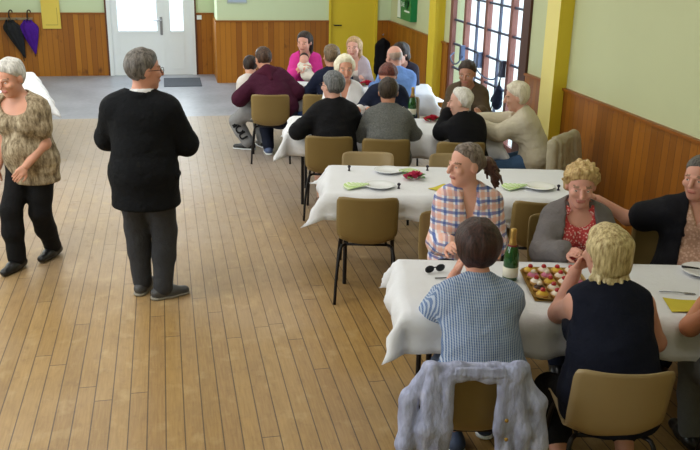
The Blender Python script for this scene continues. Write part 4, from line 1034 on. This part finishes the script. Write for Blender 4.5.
person('blonde woman in a black sleeveless top, back turned, hand at her chin', (1.915, 3.05), -10, shw=1.1, h=1.6, b=1.3, female=True, lean=15, hunch=17, hyaw=18, hpitch=10, res=.011, skin='#d6a08c',
    hands={'l': (-.10, .40, .985), 'r': (.20, .42, .80)}, elbows={'l': (-.5, .6, -1.2), 'r': (1, -.1, -.9)}, handdir={'l': (.45, .0, .85), 'r': (-.8, .5, 0)}, palm={'l': (.6, -.7, 0)}, curl=1.0, feet={'l': (-.16, .08, .085), 'r': (.16, .10, .085)},
    hair=dict(style='bob', mat=BLH, t=.014, len=.10, amp=.003, front=.05), belly=.03, shoe=dict(mat=SHOEB),
    wear=[trs(cloth('#17181c', .2, .4), e=.016, to=1.55), top(cloth('#121626', .2, .35), name='sleeveless top', sleeve=0, cutx=.03, e=.016, hem=.12, nr=.075, flare=.12),
          dict(kind='custom', name='hair_curls', mat=m_hair('#ae915c', '#f3e6bd', 'wet blonde curls'), fn=tails, res=.0065), dict(kind='custom', name='hair_clip', mat=BLACK, fn=clip, res=.006)])
person('person at the right edge, only a bare arm showing over the table', (2.61, 2.93), -12, h=1.66, b=1.15, female=True, lean=14, hunch=8, res=.012, skin='#bd8262',
    hands={'l': (-.13, .46, .80), 'r': (.14, .44, .80)}, elbows={'l': (-1, -.1, -.5), 'r': (1, -.1, -.5)}, hair=dict(style='bob', mat=BRH, t=.014), shoe=dict(mat=SHOEB),
    wear=[trs(cloth('#6d7074', .15, .4), e=.02), top(cloth('#23252c'), name='sleeveless top', sleeve=0, cutx=-.01, e=.014, hem=.1)])
person('woman with a ponytail in a blue and orange plaid shirt', (1.8, 4.76), 166, h=1.62, b=1.12, female=True, lean=4, hunch=5, hyaw=-62, hpitch=4, res=.011, skin='#dba893',
    hands={'r': (.14, .38, .78), 'l': (-.14, .38, .78)}, elbows={'r': (.4, -.5, -.8), 'l': (-.4, -.5, -.8)}, shoe=dict(mat=SHOEB),
    hair=dict(style='ponytail', mat=m_hair('#3d3027', '#8e8074', 'greying brown hair'), t=.009, low=-.06, front=.052, fu=.078, side=0, amp=.005,
        tail=[((0, -.09, .0), (0, -.125, -.01), .04, .036)]),
    wear=[dict(kind='custom', name='collar', mat=m_plaid(), fn=lapels(.075, .10), res=.009),
          dict(kind='custom', name='ponytail', mat=m_hair('#34201a', '#6a4a3c', 'brown curls'), fn=pony, res=.0075),
          trs(NAVY, e=.016), top(m_plaid(), name='shirt', sleeve=1.9, e=.022, se=.012, hem=.12, neck='v', vw=.045, vl=.17, collar=.075, cgap=1.5, wr=.005, wf=30)])
person('woman with curly blonde hair in a grey jacket over a red floral blouse', (2.43, 4.55), 167, hz=0.485, h=1.52, b=1.25, female=True, lean=4, hunch=4, hyaw=-8, hpitch=10, res=.011, skin='#dca694',
    hands={'r': (.13, .40, .79), 'l': (-.13, .42, .79)}, elbows={'r': (1, -.3, -.6), 'l': (-1, -.3, -.6)}, shoe=dict(mat=SHOEB), belly=.02,
    hair=dict(style='short', mat=m_hair('#96703c', '#d8bd84', 'curly blonde hair'), t=.026, amp=.012, freq=115, st=(1, 1, 1), low=-.05, front=.055, fu=.055),
    wear=[dict(kind='custom', name='collar', mat=cloth('#6a6564', .12, .4), fn=lapels(.105, .20), res=.009),
          trs(NAVY, e=.016), top(m_spots('#efe6e0', '#d4605c', '#b5323a', 70), name='blouse', sleeve=.4, e=.016, hem=.1, neck='scoop', vw=.075, vl=.05),
          top(cloth('#6f6a69', .12, .4), name='jacket', e=.03, se=.01, hem=.1, neck='open', w0=.085, w1=.2, collar=.082, cgap=1.7, sleeve=1.86, wf=28)])
person('man in an open black shirt over a checked beige top', (3.15, 4.36), 150, hz=0.49, h=1.62, b=1.18, lean=-4, hunch=6, hyaw=-28, hpitch=4, res=.011, skin='#d09c88',
    hands={'r': (.60, -.06, .93), 'l': (-.12, .38, .80)}, elbows={'r': (.4, -.3, -.8), 'l': (-1, -.3, -.6)}, shoe=dict(mat=SHOEB), belly=.05,
    hair=dict(style='short', mat=m_hair('#2f2a26', '#6f6962', 'short grey hair'), t=.011, low=-.06, front=.055, fu=.07),
    wear=[dict(kind='custom', name='collar', mat=cloth('#14141a', .25, .4), fn=lapels(.095, .16), res=.009),
          trs(NAVY, e=.018), top(m_spots('#d8bba8', '#c7a08c', '#a98470', 60), name='checked shirt', sleeve=.3, e=.016, hem=.1, neck='v', vw=.04, vl=.1),
          top(cloth('#14141a', .25, .4), name='open shirt', e=.03, se=.018, hem=.12, neck='open', w0=.06, w1=.10, collar=.08, cgap=1.7, sleeve=.62)])
# ---- third table
person('seated grey-haired person in a black jacket, left end of the third table', (1.48, 7.46), -12, shw=0.9, h=1.62, b=1.2, lean=12, hunch=8, hyaw=42, hpitch=2, skin='#d6a694',
    hands={'l': (-.30, .26, .80), 'r': (.15, .42, .80)}, elbows={'l': (-1, -.5, -.4), 'r': (1, -.3, -.6)}, feet={'l': (-.12, .20, .085), 'r': (.10, .30, .085)}, shoe=dict(mat=plain('#7a5a48', .6, name='tan shoe')),
    hair=dict(style='short', mat=m_hair('#3f4140', '#85868a', 'grey hair'), t=.016, low=-.07, front=.055, fu=.06), glasses=BLACK,
    wear=[trs(cloth('#17171b'), e=.02, to=1.08), top(cloth('#141418', .3, .4), name='jacket', e=.028, se=.01, hem=.14, collar=.07, cgap=1.4, sleeve=1.9)])
person('dark-haired person in a grey tweed jacket, seen from behind', (1.95, 7.30), -12, shw=0.9, h=1.54, b=1.22, lean=14, hunch=12, hpitch=12, skin='#c08c72',
    hands={'l': (-.15, .42, .80), 'r': (.15, .42, .80)}, elbows={'l': (-1, -.3, -.6), 'r': (1, -.3, -.6)}, shoe=dict(mat=SHOEB),
    hair=dict(style='short', mat=m_hair('#1e1812', '#4b3d30', 'dark hair'), t=.015, low=-.08, front=.05, fu=.06),
    wear=[trs(cloth('#3c4049'), e=.02), top(cloth('#e0e0e2'), name='shirt', e=.014, collar=.066, sleeve=1, cgap=.4), top(cloth('#4f5150', .5, .4, c2='#8a8c8a'), name='jacket', e=.03, se=.012, hem=.1, nr=.068, sleeve=1.88)])
person('white-haired woman in a black cardigan, hands at her mouth, at the third table', (2.66, 7.02), 12, shw=0.92, h=1.42, b=0.98, female=True, lean=10, hunch=14, hyaw=48, hpitch=12, skin='#dcb09e',
    hands={'l': (-.05, .34, .97), 'r': (.02, .36, .97)}, elbows={'l': (-.8, .1, -.8), 'r': (.8, .0, -.8)}, handdir={'l': (.1, .2, .9), 'r': (-.3, .2, .9)}, curl=.9, shoe=dict(mat=SHOEB),
    hair=dict(style='short', mat=WHITEH, t=.017, low=-.06, front=.03, fu=.075, amp=.005),
    wear=[trs(cloth('#3a2f2c'), e=.02), top(m_streaks('#6f6f6f', '#cfc9bb', '#ece8dc', 'striped blouse'), name='blouse', e=.018, sleeve=1, collar=.072, cgap=.6), top(cloth('#101014', .3, .3), name='cardigan', e=.03, se=.012, hem=.1, neck='open', w0=.05, w1=.06, nr=.075, sleeve=1.9)])
person('pale-haired woman in a cream jacket, reaching over the third table’s end', (3.36, 7.16), 62, h=1.5, b=1.02, female=True, lean=14, hunch=12, hyaw=10, hpitch=14, skin='#d8aa94',
    hands={'l': (-.10, .56, .84), 'r': (.06, .60, .86)}, elbows={'l': (-.5, -.3, -.9), 'r': (.5, -.2, -.9)}, shoe=dict(mat=SHOEB),
    hair=dict(style='short', mat=m_hair('#c9bda4', '#efe6d2', 'pale hair'), t=.024, low=-.075, front=.045, fu=.055, amp=.008, freq=80),
    wear=[trs(cloth('#48658a', .15, .4), e=.02), top(cloth('#cfc6b0', .08, .5), name='jacket', e=.032, se=.014, hem=.12, nr=.075, sleeve=1.88, wr=.006)])
person('white-haired woman in a white blouse facing the camera, at the third table', (1.84, 8.82), 172, h=1.60, b=1.0, female=True, lean=10, hunch=6, hyaw=6, hpitch=6, skin='#d6a088', res=.014,
    hands={'l': (-.14, .40, .80), 'r': (.14, .40, .80)}, shoe=dict(mat=SHOEB), hair=dict(style='bob', mat=m_hair('#d9cfae', '#f3ecd6', 'white hair'), t=.026, len=.12, amp=.006, front=.04, fu=.06),
    wear=[trs(NAVY, e=.016), top(cloth('#e2e2e4', .05, .35), name='blouse', e=.02, se=.012, neck='v', vw=.05, vl=.16, collar=.072, cgap=1.4)])
person('auburn-haired person in a dark top and red scarf, bending forward', (2.28, 8.72), 172, h=1.62, b=1.08, female=True, lean=14, hunch=12, hpitch=38, hyaw=-4, skin='#d39a80', res=.014,
    hands={'r': (.20, .36, .80), 'l': (-.10, .40, .80)}, elbows={'r': (1, -.3, -.5), 'l': (-1, -.3, -.5)}, glasses=BLACK, shoe=dict(mat=SHOEB), hair=dict(style='short', mat=m_hair('#3a1712', '#7a4034', 'auburn hair'), t=.02, low=-.07, front=.05),
    wear=[trs(NAVY, e=.016), top(cloth('#1a2034', .2, .35), name='top', e=.02, se=.012, sleeve=1.55, collar=None, wr=.004),
          dict(kind='custom', name='scarf', mat=cloth('#8c1f2c', .2, .5), fn=lambda F, j: [F.cone(j['N']+j['lx']*.07*math.cos(a)+j['fw']*(.07*math.sin(a)+.02), j['N']+j['lx']*.07*math.cos(a+.6)+j['fw']*(.07*math.sin(a+.6)+.02), .022, .022, .02) for a in np.arange(0, 6.28, .6)]+[F.cone(j['N']+j['fw']*.1, j['Ch']+j['fw']*.15, .03, .035, .03)]),
          dict(kind='custom', name='striped_cuff', mat=m_streaks('#1a2034', '#d8d8dc', '#e8e8ec', 'striped cuff'), fn=lambda F, j: F.cone(j['J']['r'][0]+(j['J']['r'][1]-j['J']['r'][0])*.35, j['J']['r'][0]+(j['J']['r'][1]-j['J']['r'][0])*.7, .052, .05))])
person('man in a brown jacket with dark hair, sitting in front of the glazed doors', (3.16, 8.58), 160, h=1.52, b=1.05, lean=6, hunch=8, hyaw=-14, hpitch=14, skin='#ba8a74', res=.014,
    hands={'l': (-.14, .40, .80), 'r': (.14, .40, .80)}, shoe=dict(mat=SHOEB), hair=dict(style='short', mat=m_hair('#1d1613', '#4a3a30', 'dark hair'), t=.017, low=-.06, front=.05, fu=.062),
    wear=[trs(NAVY, e=.018), top(cloth('#d8d2c6'), name='shirt', e=.014, sleeve=1), top(cloth('#5a4c3c', .2, .4), name='jacket', e=.03, se=.012, neck='open', w0=.04, w1=.06, collar=.075, cgap=1.5)])
# ---- farthest table
person('man in a maroon hooded top leaning left, seen from behind', (1.25, 9.58), -4, shw=0.88, h=1.7, b=1.12, lean=24, hunch=16, side=-16, hyaw=18, hpitch=20, skin='#c8937a', res=.014,
    hands={'l': (-.34, .38, .72), 'r': (.14, .38, .80)}, elbows={'l': (-1, -.3, -.4), 'r': (1, -.5, -.4)}, feet={'l': (-.12, .24, .085), 'r': (.14, .22, .085)}, shoe=dict(mat=plain('#56668a', .6, name='blue canvas'), sole=WHT),
    hair=dict(style='short', mat=BRH, t=.012, low=-.06, front=.055, fu=.07),
    wear=[trs(cloth('#1d2233', .2, .4), e=.022), top(cloth('#40142a', .2, .4), name='hooded top', e=.034, se=.014, hem=.1, nr=.07, wr=.006, wf=26),
          dict(kind='custom', name='hood', mat=cloth('#451429', .2, .4), fn=lambda F, j: [F.cone(j['N']+j['lx']*.11*math.cos(a)+j['fw']*(.085*math.sin(a)-.01)-j['s2']*(.0+.03*max(0, -math.sin(a))), j['N']+j['lx']*.11*math.cos(a+.5)+j['fw']*(.085*math.sin(a+.5)-.01)-j['s2']*(.03*max(0, -math.sin(a+.5))), .034+.016*max(0, -math.sin(a)), .034+.016*max(0, -math.sin(a+.5)), .03) for a in np.arange(2.4, 7.0, .5)]+[F.cone(j['N']-j['fw']*.10, j['Ch']-j['fw']*.14, .06, .03, .05)])])
LET = cloth('#1c1c1e', .1, .2)
boy = person('child in grey sweatpants with black lettering, half hidden behind the maroon hooded top', (1.0, 9.98), 14, h=1.25, b=1.0, lean=10, hunch=12, hyaw=-20, hpitch=18, skin='#d8aa92', res=.014, hz=.50,
    hands={'l': (-.02, .36, .74), 'r': (.12, .34, .74)}, feet={'l': (-.05, .10, .085), 'r': (.16, .14, .085)}, knees={'l': (-.5, 1, .3), 'r': (.2, 1, .3)}, footyaw=(50, 10),
    shoe=dict(mat=SHOEB, sole=WHT), hair=dict(style='short', mat=DKH, t=.014, low=-.07, front=.05),
    wear=[trs(cloth('#8b8b8d', .15, .5), e=.040, e2=.05), top(cloth('#d9d2cc', .06, .4), name='top', e=.02, se=.012)])
person('dark-haired woman in a bright pink top, holding a baby', (1.78, 10.95), 168, h=1.62, b=1.0, female=True, lean=2, hunch=6, hyaw=-16, hpitch=12, skin='#dba795', res=.014,
    hands={'r': (.03, .27, .92), 'l': (-.03, .27, .86)}, elbows={'r': (1, -.2, -.6), 'l': (-1, -.2, -.6)}, handdir={'r': (-1, .1, .1), 'l': (1, .1, 0)}, shoe=dict(mat=SHOEB),
    hair=dict(style='long', mat=DKH, t=.014, len=.16, amp=.003, front=.055, fu=.07),
    wear=[trs(NAVY, e=.016), top(cloth('#d33a94', .12, .35), name='top', e=.02, se=.012, sleeve=1.3, neck='v', vw=.06, vl=.12)])
# the baby in her arms
bb = empty('person', (1.74, 10.72, .86), math.radians(168), 'baby in white clothes held against the pink top', 'baby')
F = Field(); F.ell((.02, -.02, .14), (.055, .06, .062), k=.02); F.ell((.02, .038, .125), (.03, .02, .03), k=.02); F.cone((.02, -.01, .08), (-.02, .02, -.06), .055, .065, .04); F.cone((-.02, .02, -.06), (-.12, .04, -.1), .04, .03, .03); F.cone((-.0, .03, -.06), (-.1, .08, -.08), .04, .03, .03); F.cone((.06, .02, .04), (.02, .08, .02), .025, .022, .02); F.cone((-.03, .02, .05), (.0, .09, .03), .025, .022, .02); F.cone((.012, .045, .128), (.028, .045, .128), .004, .004, .004)
mesh_obj('body', [F.mesh(.008)], [m_skin('#dba795')], bb)
F = Field(); F.cone((.02, -.01, .065), (-.02, .02, -.06), .068, .078, .04); F.cone((-.02, .02, -.06), (-.13, .04, -.1), .052, .044, .03); F.cone((-.0, .03, -.06), (-.11, .08, -.08), .052, .044, .03); F.cone((.07, .01, .05), (.035, .07, .025), .036, .032, .02); F.cone((-.04, .02, .05), (-.01, .08, .03), .036, .032, .02)
mesh_obj('romper', [F.mesh(.009)], [cloth('#e4ddd0', .05, .4)], bb)
F = Field(); F.ell((.02, -.03, .152), (.06, .058, .06)); F.fn(lambda X, Y, Z, D: np.maximum(D, (Y-.0)*.8-(Z-.17)).astype(np.float32)); mesh_obj('hair', [F.mesh(.007)], [DKH], bb)
person('brown-haired person in a navy top, back turned, beside the maroon top', (1.9, 9.52), 6, h=1.58, b=1.1, lean=12, hunch=8, hyaw=6, hpitch=6, skin='#c8937a', res=.014,
    hands={'l': (-.15, .42, .80), 'r': (.15, .42, .80)}, elbows={'l': (-1, -.3, -.5), 'r': (1, -.3, -.5)}, feet={'l': (-.30, .12, .085), 'r': (-.12, .25, .085)}, knees={'l': (-1, .8, .3), 'r': (-.6, 1, .3)}, shoe=dict(mat=SHOEB),
    hair=dict(style='short', mat=m_hair('#4a3b2c', '#8a7458', 'brown hair'), t=.016, low=-.08, front=.05), wear=[trs(cloth('#2e4677', .2, .4), e=.02), top(cloth('#171d33', .2, .35), name='top', e=.026, se=.012, hem=.1)])
person('bald man in a pale blue shirt, seen from behind', (2.62, 9.36), 8, h=1.6, b=1.15, lean=8, hunch=10, hyaw=8, hpitch=12, skin='#cf9d8a', res=.014,
    hands={'l': (-.15, .42, .80), 'r': (.15, .42, .80)}, shoe=dict(mat=SHOEB), hair=dict(style='fringe', mat=m_hair('#9a8474', '#b59c8c', 'thin fringe of hair'), t=.004, low=-.06, front=.0),
    wear=[trs(NAVY, e=.018), top(cloth('#6d8fcb', .1, .4), name='shirt', e=.026, se=.014, hem=.1, collar=.07, cgap=.8)])
person('long-haired woman in a pale cardigan, before the yellow door', (2.40, 10.80), 164, h=1.52, b=1.0, female=True, lean=8, hunch=8, hyaw=-10, hpitch=8, skin='#dcaa98', res=.014,
    hands={'l': (-.14, .42, .80), 'r': (.14, .42, .80)}, shoe=dict(mat=SHOEB), hair=dict(style='long', mat=m_hair('#8f6c48', '#d2b084', 'light brown hair'), t=.016, len=.2, front=.05, fu=.07),
    wear=[trs(NAVY, e=.016), top(cloth('#d9cfc8'), name='blouse', e=.016, sleeve=1, neck='scoop'), top(cloth('#b3a4ab', .15, .4), name='cardigan', e=.028, se=.012, neck='open', w0=.05, w1=.08, nr=.075)])
person('dark-haired person mostly hidden behind the bald man in the blue shirt', (3.00, 10.45), 150, h=1.55, b=1.0, female=True, lean=14, hunch=14, hyaw=-20, hpitch=20, skin='#dcae9a', res=.015,
    hands={'l': (-.10, .40, .80), 'r': (.02, .32, .92)}, handdir={'r': (0, .2, 1)}, shoe=dict(mat=SHOEB), hair=dict(style='bob', mat=DKH, t=.016, len=.12), wear=[trs(NAVY, e=.016), top(cloth('#2a2530'), name='top', e=.02, se=.012)])

lg = [o for o in boy.children if o.name.startswith('trousers')][0]
def leg_letters(body, size, t, ang, spin):
    """letters wrapped round the left shin of the child"""
    k = 1.25/1.75; hip = V(-.09*k, 0, .50); foot = V(-.05, .10, .085)
    K, A = ik(hip, foot, .435*k, .42*k, V(-.5, 1, .3)); ax = nrm(A-K)
    cu = bpy.data.curves.new('lettering', 'FONT'); cu.body = body; cu.size = size; cu.align_x = 'CENTER'; cu.align_y = 'CENTER'; cu.offset = .004; cu.resolution_u = 3
    tmp = bpy.data.objects.new('tmp', cu); COL.objects.link(tmp)
    me = bpy.data.meshes.new_from_object(tmp.evaluated_get(bpy.context.evaluated_depsgraph_get())); bpy.data.objects.remove(tmp)
    bm = bmesh.new(); bm.from_mesh(me); bmesh.ops.subdivide_edges(bm, edges=[e for e in bm.edges if e.calc_length() > .015], cuts=2)
    e1 = nrm(V(-.5, -1, 0)-ax*(ax@V(-.5, -1, 0))); e2 = np.cross(ax, e1)
    c, s = math.cos(spin), math.sin(spin)
    for v in bm.verts:
        u, w = v.co.x*c-v.co.y*s, v.co.x*s+v.co.y*c
        tt = t-w/np.linalg.norm(A-K); r = .0605*k*(1-tt)+.04*k*tt+.040+.010*tt+.011+(.006 if .1 < tt < .5 else 0); a = ang+u/r
        v.co = K+(A-K)*tt+(e1*math.cos(a)+e2*math.sin(a))*r
    bmesh.ops.solidify(bm, geom=bm.faces[:], thickness=.003)
    o = obj('lettering', bm, LET, boy); o['label'] = 'black lettering'
leg_letters('oss', .075, .16, .0, 0); leg_letters('C', .13, .40, .0, PI); leg_letters('U', .13, .70, .0, PI/2)
